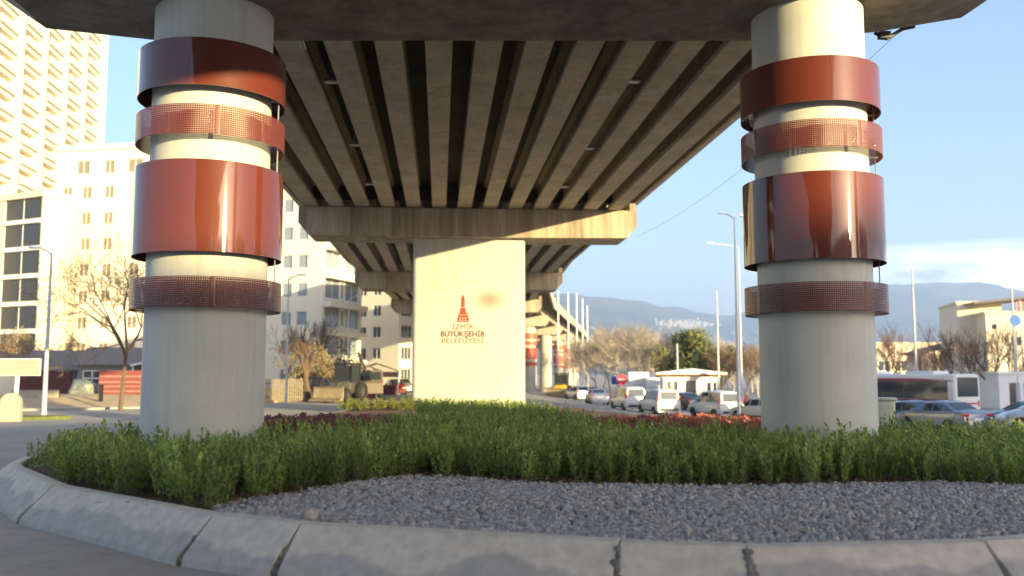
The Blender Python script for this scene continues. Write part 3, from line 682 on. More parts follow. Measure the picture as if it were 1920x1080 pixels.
def bare_tree(label, loc, h, seed, bark=None, twig=None, group='bare winter trees', sx=1, **kw):
    thick, thin = grow(seed, h, **kw)
    t = thing('bare_tree', label, 'tree', loc, 0, group); t.scale = (sx, sx, 1)
    thick.build('trunk', bark or M_bark, t, smooth=True, fix=False); thin.build('crown', twig or M_twig, t, fix=False); return t
def leafy_tree(name, label, loc, h, w, seed, m, n=2600, trunk_h=.3, leaf=.22, group=None):
    r = random.Random(seed); t = thing(name, label, 'tree', loc, 0, group)
    tk = MB(); tk.tube([(0, 0, -.3), (.05, 0, h * .3), (.1, .05, h * .6)], [.2, .15, .07], 7)
    cl = [(Vector((r.gauss(0, w * .26), r.gauss(0, w * .26), h * (trunk_h + (1 - trunk_h) * r.uniform(.12, .86)))), r.uniform(.16, .30) * w) for _ in range(17)]
    for c, rad in cl[:6]: tk.tube([(.05, 0, h * .35), c * .6 + Vector((0, 0, h * .2)), c], [.07, .05, .02], 5)
    lv = []; lf = []
    for k in range(n):
        c, rad = r.choice(cl); v = Vector((r.gauss(0, 1), r.gauss(0, 1), r.gauss(0, 1))).normalized(); p = c + v * rad * (r.random() ** .35)
        if p.z < h * trunk_h * .7: continue
        d = (v + Vector((r.uniform(-1, 1), r.uniform(-1, 1), r.uniform(-1, 1)))).normalized(); s_ = d.orthogonal().normalized(); ln = leaf * r.uniform(.6, 1.4); o = len(lv)
        lv += [p, p + d * ln * .5 + s_ * ln * .3, p + d * ln, p + d * ln * .5 - s_ * ln * .3]; lf.append((o, o + 1, o + 2, o + 3))
    tk.build('trunk', M_barkd, t, smooth=True); link('crown', np_mesh('crown', np.array([tuple(v) for v in lv]), np.array(lf), m), t); return t
bare_tree('tall bare spreading tree on the sandy verge in front of the pale block', G(228, 52), 12.5, 11, M_barkd, mat('tan_twigs', (.27, .18, .10), .9), trunk=.15, spread=1.05, first=.27, levels=6, kids=(3, 4), shrink=.74, up=.07, tmin=.010)
bare_tree('bare shrubby tree with splayed limbs behind the gabled shed', G(135, 84), 8, 9, M_bark, M_twig, trunk=.16, spread=.75, levels=5, first=.24, kids=(3, 4), shrink=.72)
bare_tree('leafless tree beside the dark glazed block', G(20, 92), 8.5, 12, M_bark, M_twig, trunk=.16, levels=5)
bare_tree('grey leafless tree over the striped fence near the left column', G(535, 78), 7.5, 15, M_barkd, M_twigd, trunk=.13, levels=5, kids=(3, 4), shrink=.74)
bare_tree('thin leafless tree in front of the glazed balcony block', G(588, 84), 8.5, 18, M_barkd, M_twigd, trunk=.12, levels=5, spread=.55, kids=(3, 4), shrink=.74)
leafy_tree('autumn_bush', 'golden leaved bush above the striped fence', G(563, 72), 4.6, 4.0, 5, M_gold, 1500, .1, .2)
leafy_tree('autumn_bush', 'smaller golden bush beside the backhoe', G(600, 74), 4.2, 2.6, 6, M_gold, 900, .1, .2)
leafy_tree('dark_tree', 'dark evergreen between the backhoe and the glazed block', G(632, 80), 5.2, 3.8, 8, mat('dark_leaf', (.05, .05, .03), .8, transl=.2), 1300, .2, .2)
leafy_tree('autumn_bush', 'yellow green bush below the dark glazed block', G(40, 84), 6.4, 3.2, 7, M_gold, 1200, .2, .2)
GOLD = []
for k, (px, Y, h, lab) in enumerate([(1118, 112, 10.2, 'bare tree nearest to the curved viaduct'), (1146, 118, 11, 'bare tree above the silver sedan'), (1172, 108, 11.2, 'bare tree behind the red round sign'), (1203, 114, 11.4, 'tallest bare tree in the row, above the white vans'), (1228, 106, 10.5, 'bare tree with pale forked trunk left of the green tree'), (1240, 125, 9, 'smaller bare tree touching the green tree'), (1352, 98, 8.4, 'bare tree behind the kiosk right end'), (1376, 105, 8.8, 'bare tree directly behind the tall lamp posts'), (1402, 96, 8.6, 'bare tree touching the right column edge'), (1420, 110, 9, 'bare tree half hidden by the right column')]):
    gt = bare_tree(lab, G(px, Y), h * 1.22, 30 + k, mat('gold_bark', (.58, .48, .34), .9, var=.3), mat('gold_twigs', (.50, .43, .34), .9) if k < 6 else M_twig, trunk=.15, spread=.85, first=.19, levels=5 if k > 5 else 6, kids=(3, 4), shrink=.78, up=.13, tmin=.015)
    if k in (0, 1, 3, 5): GOLD.append(gt)
for k, (px, Y, lab) in enumerate([(1098, 140, 'faint far bare tree right beside the curving parapet'), (1130, 150, 'far bare tree in the second row behind the silver sedan'), (1160, 146, 'far bare tree in the second row above the blue sign'), (1190, 152, 'far bare tree in the second row left of the containers'), (1216, 142, 'far bare tree in the second row above the booth'), (1248, 155, 'far bare tree peeping out left of the green tree'), (1366, 140, 'far bare tree between the two right lamp posts'), (1410, 146, 'far bare tree beside the right column')]):
    c = copy_tree(GOLD[k % 4], None, lab); c.location = G(px, Y); c.rotation_euler = (0, 0, 1.3 + k * 1.1); c.scale = (1.1, 1.1, .95 + .05 * (k % 3))
leafy_tree('green_tree', 'rounded green tree behind the white kiosk', G(1304, 104), 7.9, 5.4, 21, M_tree, 6000, .10, .38)
leafy_tree('green_tree', 'darker green tree left of the rounded one', G(1272, 106), 7.0, 4.8, 22, M_tree, 4200, .1, .36)
leafy_tree('green_tree', 'small green tree right of the rounded one', G(1328, 102), 6.6, 4.6, 23, M_tree, 3200, .1, .36)
for k, (px, Y, h, lab) in enumerate([(1662, 84, 7.2, 'bare tree behind the bus just right of the column'), (1690, 90, 7.4, 'bare reddish tree above the front of the bus'), (1745, 82, 6.6, 'bare tree above the bus rear'), (1790, 78, 7.0, 'dense bare tree between bus and cream building'), (1835, 76, 6.8, 'dark bare tree in front of the cream building'), (1862, 74, 7.0, 'dark bare tree with a thick trunk by the white cabin'), (1900, 80, 6.6, 'bare tree at the right end by the tall lamp')]):
    bare_tree(lab, G(px, Y), h * 1.45, 60 + k, M_barkd, M_twigd if k > 2 else mat('reddish_twigs', (.30, .17, .12), .9), trunk=.15, spread=.75, first=.24, levels=5, kids=(3, 4), shrink=.74, up=.08, tmin=.014)

# ------------------------------------------------------------------ buildings
def facade(mb, o, u, W_, z0, z1, opens, nrm, depth=.18):
    """wall plane with real openings: o origin (x,y), u unit along, opens = (u0,u1,v0,v1); reveals go back by depth"""
    us = sorted({0, W_} | {q for a in opens for q in a[:2]}); vs = sorted({z0, z1} | {q for a in opens for q in a[2:]})
    P = lambda a, z, d=0: (o[0] + u[0] * a - nrm[0] * d, o[1] + u[1] * a - nrm[1] * d, z)
    for i in range(len(us) - 1):
        for j in range(len(vs) - 1):
            cu, cv = (us[i] + us[i + 1]) / 2, (vs[j] + vs[j + 1]) / 2
            if any(a[0] < cu < a[1] and a[2] < cv < a[3] for a in opens): continue
            mb.quad(P(us[i], vs[j]), P(us[i + 1], vs[j]), P(us[i + 1], vs[j + 1]), P(us[i], vs[j + 1]))
    for a, b, c, d in opens:
        mb.quad(P(a, c), P(b, c), P(b, c, depth), P(a, c, depth)); mb.quad(P(a, d), P(b, d), P(b, d, depth), P(a, d, depth))
        mb.quad(P(a, c), P(a, d), P(a, d, depth), P(a, c, depth)); mb.quad(P(b, c), P(b, d), P(b, d, depth), P(b, c, depth))
    return P
def block(name, label, loc, rz, W_, D, H, m, front=(), side=(), roof=.6, cat='building', glass=None, frames=True, balc=(), pitch=.75):
    """local frame: front wall on y=0 facing -y, right wall on x=W facing +x. Returns the thing."""
    t = thing(name, label, cat, loc, rz); mb = MB(); glass = glass or M_glass
    Pf = facade(mb, (0, 0), (1, 0), W_, -1, H, list(front), (0, -1)); Ps = facade(mb, (W_, 0), (0, 1), D, -1, H, list(side), (1, 0))
    mb.quad((0, D, -1), (W_, D, -1), (W_, D, H), (0, D, H)); mb.quad((0, 0, -1), (0, D, -1), (0, D, H), (0, 0, H)); mb.quad((0, 0, H - .3), (W_, 0, H - .3), (W_, D, H - .3), (0, D, H - .3))
    mb.build('wall', m, t, fix=False)
    rf = MB()
    rf.box((W_ / 2, -.02, H + roof / 2 - .1), (W_ + .3, .3, roof)); rf.box((W_ / 2, D + .02, H + roof / 2 - .1), (W_ + .3, .3, roof)); rf.box((-.02, D / 2, H + roof / 2 - .1), (.3, D - .26, roof)); rf.box((W_ + .02, D / 2, H + roof / 2 - .1), (.3, D - .26, roof))
    rf.build('roof_parapet', m, t)
    for P, ops, ux in ((Pf, front, True), (Ps, side, False)):
        for a, b, c, d in ops:
            w = MB(); w.quad(P(a, c, .16), P(b, c, .16), P(b, d, .16), P(a, d, .16))
            if frames:
                fr = MB(); n_ = max(1, round((b - a) / pitch)); wid = .07
                for k in range(n_ + 1):
                    x = a + wid / 2 + (b - a - wid) * k / n_; c1 = P(x, (c + d) / 2, .12); fr.box(c1, (wid, .05, d - c) if ux else (.05, wid, d - c))
                for z in (c + .035, d - .035): c1 = P((a + b) / 2, z, .118); fr.box(c1, (b - a, .05, .07) if ux else (.05, b - a, .07))
                f_ = fr.build('window', M_frame, t); w.build('pane', glass, f_)
            else: w.build('window', glass, t)
    for (face, a, b, z, ph, mm) in balc:
        P = Pf if face == 'f' else Ps; q = MB(); c1 = P((a + b) / 2, z, -.45); q.box((c1[0], c1[1], z - .08), (b - a, .9, .16) if face == 'f' else (.9, b - a, .16))
        c2 = P((a + b) / 2, z, -.84); q.box((c2[0], c2[1], z + ph / 2), (b - a, .12, ph) if face == 'f' else (.12, b - a, ph)); q.build('balcony', mm, t)
    return t
# cream nine-storey block, left
FH = 2.9
B0 = at(86, 700, 104); z0 = gz(B0[0], B0[1]); rzB = R(-14)
fr = [(x, x + 1.15, 1.1 + k * FH, 2.5 + k * FH) for k in range(8) for x in (1.0, 3.4, 6.1, 9.4, 13)] + [(x, x + w, 1.0 + 8 * FH, 2.55 + 8 * FH) for x, w in ((2.6, 1.6), (6.0, 1.2), (8.8, 1.8), (13, 1.4))]
tb = block('apartment_block', 'cream nine storey block with paired small windows behind the bare tree', (B0[0], B0[1], z0), rzB, 17, 14, 27.0, M_wall2, fr, [], glass=mat('curtained_glass', (.26, .21, .15), .3))
mb = MB(); mb.box((8.5, 6, 28.2), (2.4, 2.4, 2.2)); mb.box((8.6, 6, 29.45), (2.8, 2.8, .3)); mb.build('stair_head', M_wall2, tb)
# tower behind it
A0 = at(-260, 700, 98); A1 = at(168, 700, 166); dv = Vector((A1[0] - A0[0], A1[1] - A0[1])); WT = dv.length; rzA = math.atan2(dv.y, dv.x)
nb_ = 8; bw = WT / nb_; ops = []; bl = []
for k in range(26):
    for j in range(nb_):
        a = j * bw + .7; z = 2.6 + k * 2.95
        if k >= 6: ops.append((a, a + bw * .62, z + 1.0, z + 2.15))
tw = thing('apartment_tower', 'very tall ochre tower with rows of long balconies at the left edge', 'building', (A0[0], A0[1], -.3), rzA); mb = MB()
HT = 80; P_ = facade(mb, (0, 0), (1, 0), WT, -1, HT, ops, (0, -1), .9)
mb.quad((0, 18, -1), (WT, 18, -1), (WT, 18, HT), (0, 18, HT)); mb.quad((0, 0, -1), (0, 18, -1), (0, 18, HT), (0, 0, HT)); mb.quad((WT, 0, -1), (WT, 18, -1), (WT, 18, HT), (WT, 0, HT)); mb.quad((0, 0, HT), (WT, 0, HT), (WT, 18, HT), (0, 18, HT))
mb.build('wall', M_wallt, tw, fix=False)
vis = sorted(ops, key=lambda a: (abs(a[2] - 42), a[0]))
q = MB(); pan = MB()
bal_lo = MB(); cnt = 0
for a, b, c, d in ops:
    g = MB(); g.box(((a + b) / 2, -.22, c - 1.02), (b - a + .5, .44, .14)); g.box(((a + b) / 2, -.42, c - .48), (b - a + .5, .1, 1.0))
    q.box(((a + b) / 2, .95, (c + d) / 2), (b - a, .06, d - c))
    if 4 <= a / bw < 8 and 20 < c < 68 and cnt < 98: g.build('balcony', M_wallt, tw); cnt += 1
    else: bal_lo.v += [(v[0], v[1], v[2]) for v in g.v]; bal_lo.f += [tuple(i + len(bal_lo.v) - len(g.v) for i in f) for f in g.f]
o = bal_lo.build('balcony', M_wallt, tw, fix=False); o['kind'] = 'stuff'
o = q.build('balcony_glazing', M_recess, tw); o['kind'] = 'stuff'
mb = MB()
for k in range(3): mb.box((WT + 1.2, 4.5, HT / 2 - k * .001), (2.4, 9 - k, HT))
mb.v = mb.v[:8]; mb.f = mb.f[:6]; mb.build('side_wing', M_wallt, tw)
# shaded block with dark glazed balconies, far left
E1 = at(66, 700, 97); E0 = (E1[0] - .866 * 9, E1[1] + .5 * 9); z0 = gz(E0[0], E0[1])
ops = [(2.9, 8.75, .8 + k * FH, 3.3 + k * FH) for k in range(7)]
tE = block('apartment_block', 'block with a stack of dark glazed balconies below the tower', (E0[0], E0[1], z0), R(-30), 9, 3.4, 20.6, M_wall, ops, [], glass=mat('dark_glazing', (.04, .045, .05), .15), frames=True, pitch=2.4)
for k in range(7): MB().box((5.8, -.05, .55 + k * FH), (5.9, .25, .38)).build('balcony_front', M_white, tE)
# glazed balcony block in the middle left
C0 = at(440, 700, 96); C1 = at(602, 700, 92); d = Vector((C1[0] - C0[0], C1[1] - C0[1])); rzC = math.atan2(d.y, d.x); WC = d.length; z0 = gz(C1[0], C1[1])
fr = [(x, x + 1.2, 1.1 + k * FH, 2.5 + k * FH) for k in range(8) for x in (WC - 3.0, WC - 4.8, 1.2)]
sd_ = [(.5, 3.5, .95 + k * FH, 3.05 + k * FH) for k in range(8)] + [(4.6, 7.6, .95 + k * FH, 3.05 + k * FH) for k in range(8)] + [(3.7, 4.4, 1.1 + k * FH, 2.8 + k * FH) for k in range(8)]
tC = block('apartment_block', 'pale block with a corner of blue glazed balconies left of the emblem pier', (C0[0], C0[1], z0), rzC, WC, 8.2, 25, M_wall2, fr, sd_, glass=mat('hazy_glass', (.24, .27, .30), .15, spec=.8), pitch=1.5)
for k in range(9):
    b_ = MB(); b_.box((WC + .42, 4.1, .28 + k * FH), (.9, 8.0, .5)); b_.build('balcony', M_wall2, tC)
# plain block beyond it
D0 = at(652, 700, 128); D1 = at(747, 700, 122); d = Vector((D1[0] - D0[0], D1[1] - D0[1])); rzD = math.atan2(d.y, d.x); WD = d.length; z0 = gz(D1[0], D1[1])
fr = [(x, x + 1.5, 1.1 + k * FH, 2.6 + k * FH) for k in range(6) for x in (1.9, 4.6)]
sd_ = [(.5, 2.6, 1.0 + k * FH, 2.7 + k * FH) for k in range(6)] + [(3.2, 5.5, 1.0 + k * FH, 2.7 + k * FH) for k in range(6)]
block('apartment_block', 'plain cream block in the gap just left of the emblem pier', (D0[0], D0[1], z0), rzD, WD, 7, 19, M_wall2, fr, sd_)
# sheds on the left verge
def shed(label, loc, rz, W_, D, H, rise, m, openings, over=.35):
    t = thing('shed', label, 'shed', loc, rz); mb = MB(); facade(mb, (0, 0), (1, 0), W_, -.5, H, openings, (0, -1), .12)
    mb.quad((0, D, -.5), (W_, D, -.5), (W_, D, H), (0, D, H)); mb.add([(0, 0, -.5), (0, D, -.5), (0, D, H), (0, D / 2, H + rise), (0, 0, H)], [(0, 1, 2, 3, 4)]); mb.add([(W_, 0, -.5), (W_, D, -.5), (W_, D, H), (W_, D / 2, H + rise), (W_, 0, H)], [(0, 1, 2, 3, 4)])
    mb.build('wall', m, t, fix=False)
    k = rise / (D / 2); r_ = MB(); th = .09
    r_.prism([(-over, H - over * k + .02), (D / 2, H + rise + .02), (D + over, H - over * k + .02), (D + over, H - over * k + th + .02), (D / 2, H + rise + th + .02), (-over, H - over * k + th + .02)], lambda u, v, x: (x, u, v), -over, W_ + over); r_.build('roof', M_rooft, t)
    for a, b, c, d in openings:
        if b - a > 1.0:
            f = MB()
            for x in (a + .04, (a + b) / 2, b - .04): f.box((x, .08, (c + d) / 2), (.09, .05, d - c))
            for z in (c + .04, (c + d) / 2, d - .04): f.box(((a + b) / 2, .077, z), (b - a, .05, .09))
            w = f.build('window', M_white, t); MB().quad((a, .11, c), (b, .11, c), (b, .11, d), (a, .11, d)).build('pane', M_glass, w)
        else:
            MB().box(((a + b) / 2, .1, (c + d) / 2), (b - a, .04, d - c)).build('door', M_dark, t)
            f = MB(); f.box((a - .05, -.02, (c + d) / 2), (.1, .06, d - c)); f.box((b + .05, -.02, (c + d) / 2), (.1, .06, d - c)); f.box(((a + b) / 2, -.02, d + .05), (b - a + .2, .06, .1)); f.build('door_frame', M_white, t)
    return t
p = G(145, 76); shed('grey gabled shed with white grid window and dark door', (p[0], p[1], p[2] + .1), R(-3), 8.6, 5, 2.75, 1.25, M_shed, [(.4, 1.9, .9, 2.2), (2.5, 3.4, 0, 2.1)])
p = G(58, 78); shed('low brown shed left of the gabled one', (p[0], p[1], p[2] + .1), R(12), 4.2, 4, 2.4, 1.4, mat('shed_brown', (.16, .13, .11), .9, var=.2), [])
p = G(-30, 82); shed('small hut at the far left with pale eaves', (p[0], p[1], p[2] + .1), R(5), 5, 4, 2.6, 1.0, M_wall, [])
t = thing('awning', 'white edged red awning roof joined to the gabled shed', 'awning', (*G(243, 74)[:2], -.2), R(10)); MB().add([(0, 0, 2.5), (5, 0, 3.6), (5, 3, 3.6), (0, 3, 2.5), (0, 0, 2.62), (5, 0, 3.72), (5, 3, 3.72), (0, 3, 2.62)], [(0, 1, 2, 3), (4, 7, 6, 5), (0, 4, 5, 1), (1, 5, 6, 2), (2, 6, 7, 3), (3, 7, 4, 0)]).build('roof', M_red, t); MB().box((2.5, -.06, 3.12), (5.1, .05, .14), ry=-math.atan(1.1 / 5)).build('fascia', M_white, t)
q = MB()
for x in (.2, 4.8): q.box((x, .2, 1.35 + .1 * x), (.1, .1, 2.5 + .2 * x))
q.build('post', M_white, t)
# hoarding with red and white courses, maroon panels, low wall
def panel_fence(name, label, px0, px1, Y, h, m, nposts, cat='fence', band=None, z=.42):
    a = G(px0, Y); b = G(px1, Y); t = thing(name, label, cat, (a[0], a[1], a[2] + z)); w = b[0] - a[0]
    MB().box((w / 2, 0, h / 2 + .08), (w, .06, h)).build('panel', m, t)
    for k in range(nposts): MB().box((w * k / (nposts - 1), .07, h / 2), (.09, .08, h + .1)).build('post', M_dark, t)
    if band:
        for zz, hh, mm in band: MB().box((w / 2, -.045, zz), (w - .1, .03, hh)).build('stripe', mm, t)
    return t
M_whitish = mat('faded_white', (.36, .19, .15), .7, var=.3, scale=3)
panel_fence('hoarding', 'red hoarding with faded white lettering bands beside the left column', 186, 282, 66, 1.75, M_red, 5, 'hoarding', [(.38, .12, M_whitish), (.72, .10, M_whitish), (1.02, .12, M_whitish), (1.42, .14, M_whitish)])
panel_fence('panel_fence', 'dark maroon panel fence behind the lamp post on the verge', 36, 134, 70, 1.7, M_maroon, 7)
panel_fence('low_wall', 'low beige wall in front of the maroon fence', 25, 112, 60, .5, mat('beige_wall', (.42, .36, .27), .9, var=.2), 2, 'wall')
t = thing('sack', 'pale tarpaulin covered pile between fence and hoarding', 'pile', G(156, 67)); me = lump(.95, 8, (1.1, .8, .95)); me.materials.append(mat('tarpaulin', (.24, .27, .24), .6, var=.3)); link('tarpaulin', me, t, (0, 0, .75))
p = Vector(G(191, 58)) + Vector((0, 0, .4)); tag(MB().box((0, 0, .42), (.22, .16, .95)).box((0, 0, .93), (.28, .22, .08)).build('bollard', M_dark), 'short dark bollard on the sandy verge', 'bollard').location = p
# striped fence by the left column
a = G(498, 66); b = G(569, 66); t = thing('slat_fence', 'tan and white upright slat fence right of the left column', 'fence', (a[0], a[1], a[2])); w = b[0] - a[0]; sl = MB(); n = 17
for k in range(n): sl.box((w * (k + .5) / n, .03 * (k % 2), .85), (w / n * .56, .05, 1.6))
sl.build('slats', mat('fence_slat', (.34, .28, .19), .8, var=.2), t); MB().box((w / 2, .06, .4), (w, .05, .1)).box((w / 2, .06, 1.35), (w, .05, .1)).build('rail', M_shed, t)
a = G(588, 70); b = G(618, 70); t = thing('slat_fence', 'dark upright slat fence left of the backhoe', 'fence', (a[0], a[1], a[2])); w = b[0] - a[0]; sl = MB()
for k in range(9): sl.box((w * (k + .5) / 9, 0, .85), (w / 9 * .72, .05, 1.7))
sl.build('slats', M_shed, t)
bare_tree('twisted pollarded stump tree between the two slat fences', G(578, 67), 3.0, 77, M_barkd, M_twigd, trunk=.26, first=.75, levels=3, spread=.5)
# board sign with its rounded plinth
p = G(30, 40); t = thing('board_sign', 'cream slatted board sign on a post with rounded plinth at the left edge', 'sign', p)
MB().tube([(0, 0, 0), (.1, 0, 2.6)], .09, 8).build('post', M_white, t); bd = MB()
for k in range(3): bd.box((.05, -.12, 2.06 + k * .22), (1.9, .06, .20))
bd.build('board', mat('cream_board', (.36, .34, .27), .6), t); MB().box((.05, -.07, 2.28), (1.96, .04, .72)).build('frame', M_white, t)
MB().prism([(-.42, 0), (.42, 0), (.40, .7)] + [(.40 * math.cos(k * PI / 8), .85 + .35 * math.sin(k * PI / 8)) for k in range(9)] + [(-.40, .7)], lambda u, v, y: (u, y, v), -.42, -.12).build('plinth', mat('cream_plinth', (.40, .38, .30), .7), t, bevel=.03)
# market stalls beside the road
for j, (px, Y, w, lab, m) in enumerate([(672, 76, 3.4, 'pink awning market stall behind the backhoe', mat('pink_cloth', (.60, .36, .30), .8)), (706, 88, 4.4, 'yellow and orange awning stall near the emblem pier', mat('ochre_cloth', (.60, .40, .10), .8)), (582, 90, 3.2, 'pale awning stall behind the golden bushes', M_wall2)]):
    p = G(px, Y); t = thing('market_stall', lab, 'stall', p, 0, 'roadside stalls')
    MB().prism([(-w / 2, 2.2), (0, 2.95), (w / 2, 2.2), (w / 2, 2.3), (0, 3.05), (-w / 2, 2.3)], lambda u, v, y: (u, y, v), -1.4, 1.4).build('canopy', m, t)
    MB().box((0, -1.2, 1.95), (w, .05, .5)).build('valance', M_whitish, t)
    for sx in (-1, 1):
        for sy in (-1, 1): MB().box((sx * (w / 2 - .1), sy * 1.3, 1.1), (.08, .08, 2.25)).build('post', M_white, t)
    MB().box((0, -1.0, .5), (w * .85, .7, .9)).build('counter', M_maroon, t)
# right side: cream building with flat roofs, low hall, white cabin
K0 = at(1800, 700, 98); z0 = gz(K0[0], K0[1])
tK = block('public_building', 'cream flat roofed building with square small windows at the right edge', (K0[0], K0[1], z0), R(-18), 4.6, 9, 11.0, M_wall, [(3.2, 4.0, 7.6, 8.4)], [(1, 2, 7, 8.2)], roof=.25)
K1 = at(1853, 700, 94); block('public_building', 'cream wing in front with three small windows', (K1[0], K1[1], gz(*K1[:2])), R(-16), 14, 9, 9.6, M_wall, [(2.4, 3.6, 6.0, 7.0), (6, 7.2, 6.0, 7.0), (2.4, 3.6, 2.2, 3.4), (6, 7.2, 2.2, 3.4), (.5, 1.1, 7.8, 8.4)], [], roof=.25)
t = thing('roof_canopy', 'dark pitched canopy above the cream wing', 'canopy', (K1[0] + 1, K1[1], 8.6 + .4), R(-16)); MB().add([(-2, 0, .3), (12, -.5, 1.6), (12, 7, 1.6), (-2, 7, .3), (-2, 0, .55), (12, -.5, 1.85), (12, 7, 1.85), (-2, 7, .55)], [(0, 3, 2, 1), (4, 5, 6, 7), (0, 1, 5, 4), (1, 2, 6, 5), (2, 3, 7, 6), (3, 0, 4, 7)]).build('roof', M_rooft, t)
q = MB()
for x, zt in ((-1, .35), (5, .9), (11, 1.45)): q.box((x, 5, zt / 2 - .3), (.2, .2, zt + .6))
q.build('post', M_dark, t)
H0 = at(1560, 700, 135); block('long_hall', 'long low pale hall behind the bus and bare trees', (H0[0], H0[1], gz(*H0[:2])), R(-4), 24, 12, 7.6, M_wall, [(2 + k * 2.6, 3.8 + k * 2.6, 3.4, 5.0) for k in range(8)], [], roof=.3)
t = thing('lean_to_roof', 'dark sloping roof left of the cream building', 'roof', (*at(1725, 700, 112)[:2], 3.4)); MB().add([(0, 0, .7), (6.5, 0, 2.3), (6.5, 5, 2.3), (0, 5, .7), (0, 0, .95), (6.5, 0, 2.55), (6.5, 5, 2.55), (0, 5, .95)], [(0, 3, 2, 1), (4, 5, 6, 7), (0, 1, 5, 4), (1, 2, 6, 5), (2, 3, 7, 6), (3, 0, 4, 7)]).build('roof', M_rooft, t)
MB().box((3.6, 3, -1.6), (5.6, 3.4, 5.2)).build('wall', M_wall, t); MB().box((.4, .6, -1.7), (.2, .2, 4.8)).box((6, .6, -1.1), (.2, .2, 6.4)).build('post', M_dark, t)
K2 = at(1872, 700, 72); block('cabin', 'white flat roofed cabin with dark glazed door under the bare trees', (K2[0], K2[1], gz(*K2[:2])), R(-6), 5.5, 4, 3.1, M_white, [(.8, 1.7, .1, 2.3), (2.0, 2.7, .1, 2.3), (3.6, 4.8, 1, 2.2)], [], roof=.2)
# kiosk
K3 = at(1243, 700, 88); zk = gz(*K3[:2]); tk = block('kiosk', 'white roadside kiosk with shallow white roof and mast', (K3[0], K3[1], zk), R(-10), 5.4, 4, 2.75, M_white, [(.35, .75, .9, 2.3), (.95, 1.4, .9, 2.3), (2.1, 3.2, .7, 2.4), (4.2, 4.6, .9, 2.2), (4.8, 5.15, .9, 2.2)], [], roof=.1)
MB().prism([(-.7, 2.98), (6.1, 2.98), (6.1, 3.12), (2.8, 3.52), (-.7, 3.12)], lambda u, v, y: (u, y, v), -.8, 4.5).build('roof', M_white, tk); MB().box((2.7, -.85, 2.93), (6.9, .08, .1)).build('fascia', mat('orange_trim', (.55, .22, .10), .6), tk); MB().tube([(1.6, 2, 3.2), (1.6, 2, 6.0)], .06, 6).build('mast', M_white, tk)
for px, Y, w, h, lab in ((1196, 100, 2.2, 3.2, 'white upright container left of the kiosk'), (1222, 98, 1.5, 2.6, 'small white booth between containers and kiosk')):
    p = G(px, Y); t = thing('container', lab, 'container', p, R(-8)); MB().box((0, 0, h / 2), (w, 2.2, h)).build('body', M_white, t, bevel=.05)
    rb = MB()
    for k in range(6): rb.box((-w / 2 + w * (k + .5) / 6, -1.12, h / 2), (.06, .03, h - .3))
    rb.build('rib', M_frame, t); MB().box((w * .2, -1.125, 1.0), (w * .35, .04, 1.9)).build('door', M_frame, t)
# unseen blocks added behind the camera, sized to throw the long evening shade
sh = Vector((math.sin(SUN_AZ), math.cos(SUN_AZ))); pp_ = Vector((.8, .6)); pp_ = Vector((-sh.y, sh.x)) if Vector((-sh.y, sh.x)).dot(pp_) > 0 else Vector((sh.y, -sh.x))
def shade_block(u0, u1, w0, Hrel, label, m=M_wall):
    H = Hrel + math.tan(SUN_EL) * w0; c = pp_ * u0 + sh * w0; rz = math.atan2(pp_.y, pp_.x)
    d = u1 - u0; ops = [(1.5 + k * 3.5, 3.1 + k * 3.5, 1 + j * 3, 2.5 + j * 3) for k in range(int((d - 3) / 3.5)) for j in range(min(3, int(H / 3 - .7)))]
    t = thing('apartment_block', label, 'building', (c.x, c.y, 0), rz); mb = MB()
    # the face towards the camera has local +y outward
    facade(mb, (0, 0), (1, 0), d, -1, H, ops, (0, 1), .2)
    mb.quad((0, -12, -1), (d, -12, -1), (d, -12, H), (0, -12, H)); mb.quad((0, 0, -1), (0, -12, -1), (0, -12, H), (0, 0, H)); mb.quad((d, 0, -1), (d, -12, -1), (d, -12, H), (d, 0, H)); mb.quad((0, 0, H), (d, 0, H), (d, -12, H), (0, -12, H)); mb.build('wall', m, t, fix=False)
    MB().quad((.2, -.2, -1), (d - .2, -.2, -1), (d - .2, -.2, H - .2), (.2, -.2, H - .2)).build('glazing', M_glass, t)
shade_block(-75, 18.5, 112, 5.6, 'unseen long block added behind the camera to shade the columns', M_wall2)
shade_block(40, 50, 120, 19.5, 'unseen tall narrow block added behind the camera to cast shade', M_wall)
shade_block(58, 100, 126, 8.2, 'unseen wide block added behind the camera far right to shade the bus', M_wallt)

# ------------------------------------------------------------------ posts, lamps, signs
def lamp_post(label, px, Y, ytop, arms, r=.09, mast=False, name='street_lamp', group='street lamps'):
    p = G(px, Y); top = at(px, ytop, Y)[2] - p[2]; t = thing(name, label, 'street lamp' if not mast else 'mast', p, 0, group)
    MB().tube([(0, 0, -.1), (0, 0, .5), (0, 0, top)], [r * 1.35, r * 1.15, r * .55], 8).build('pole', M_pole, t, smooth=True)
    for ax_, az in arms:
        a = R(az); e = (ax_ * math.cos(a), ax_ * math.sin(a)); MB().tube([(0, 0, top - .1), (e[0] * .5, e[1] * .5, top + .12), (e[0], e[1], top + .2)], [.05, .045, .04], 6).build('arm', M_pole, t, smooth=True)
        MB().loft([[(e[0] * q + u * math.sin(a), e[1] * q - u * math.cos(a), top + .2 + v) for u, v in ((-w, 0), (w, 0), (w * .7, .1), (-w * .7, .1))] for q, w in ((.98, .06), (1.05, .13), (1 + .55 / max(ax_, .3), .11))]).build('lamp_head', M_white, t)
    return t
lamp_post('tall grey lamp post with two lamp heads beside the right column', 1384, 57, 408, [(.6, 190), (.6, 40)], .11)
lamp_post('lamp post with a long single arm behind the twin headed one', 1390, 74, 462, [(2.1, 180)], .10)
lamp_post('slim pale mast without lamps behind the white minivan', 1347, 78, 546, [], .10, True, 'light_mast', 'tall plain masts')
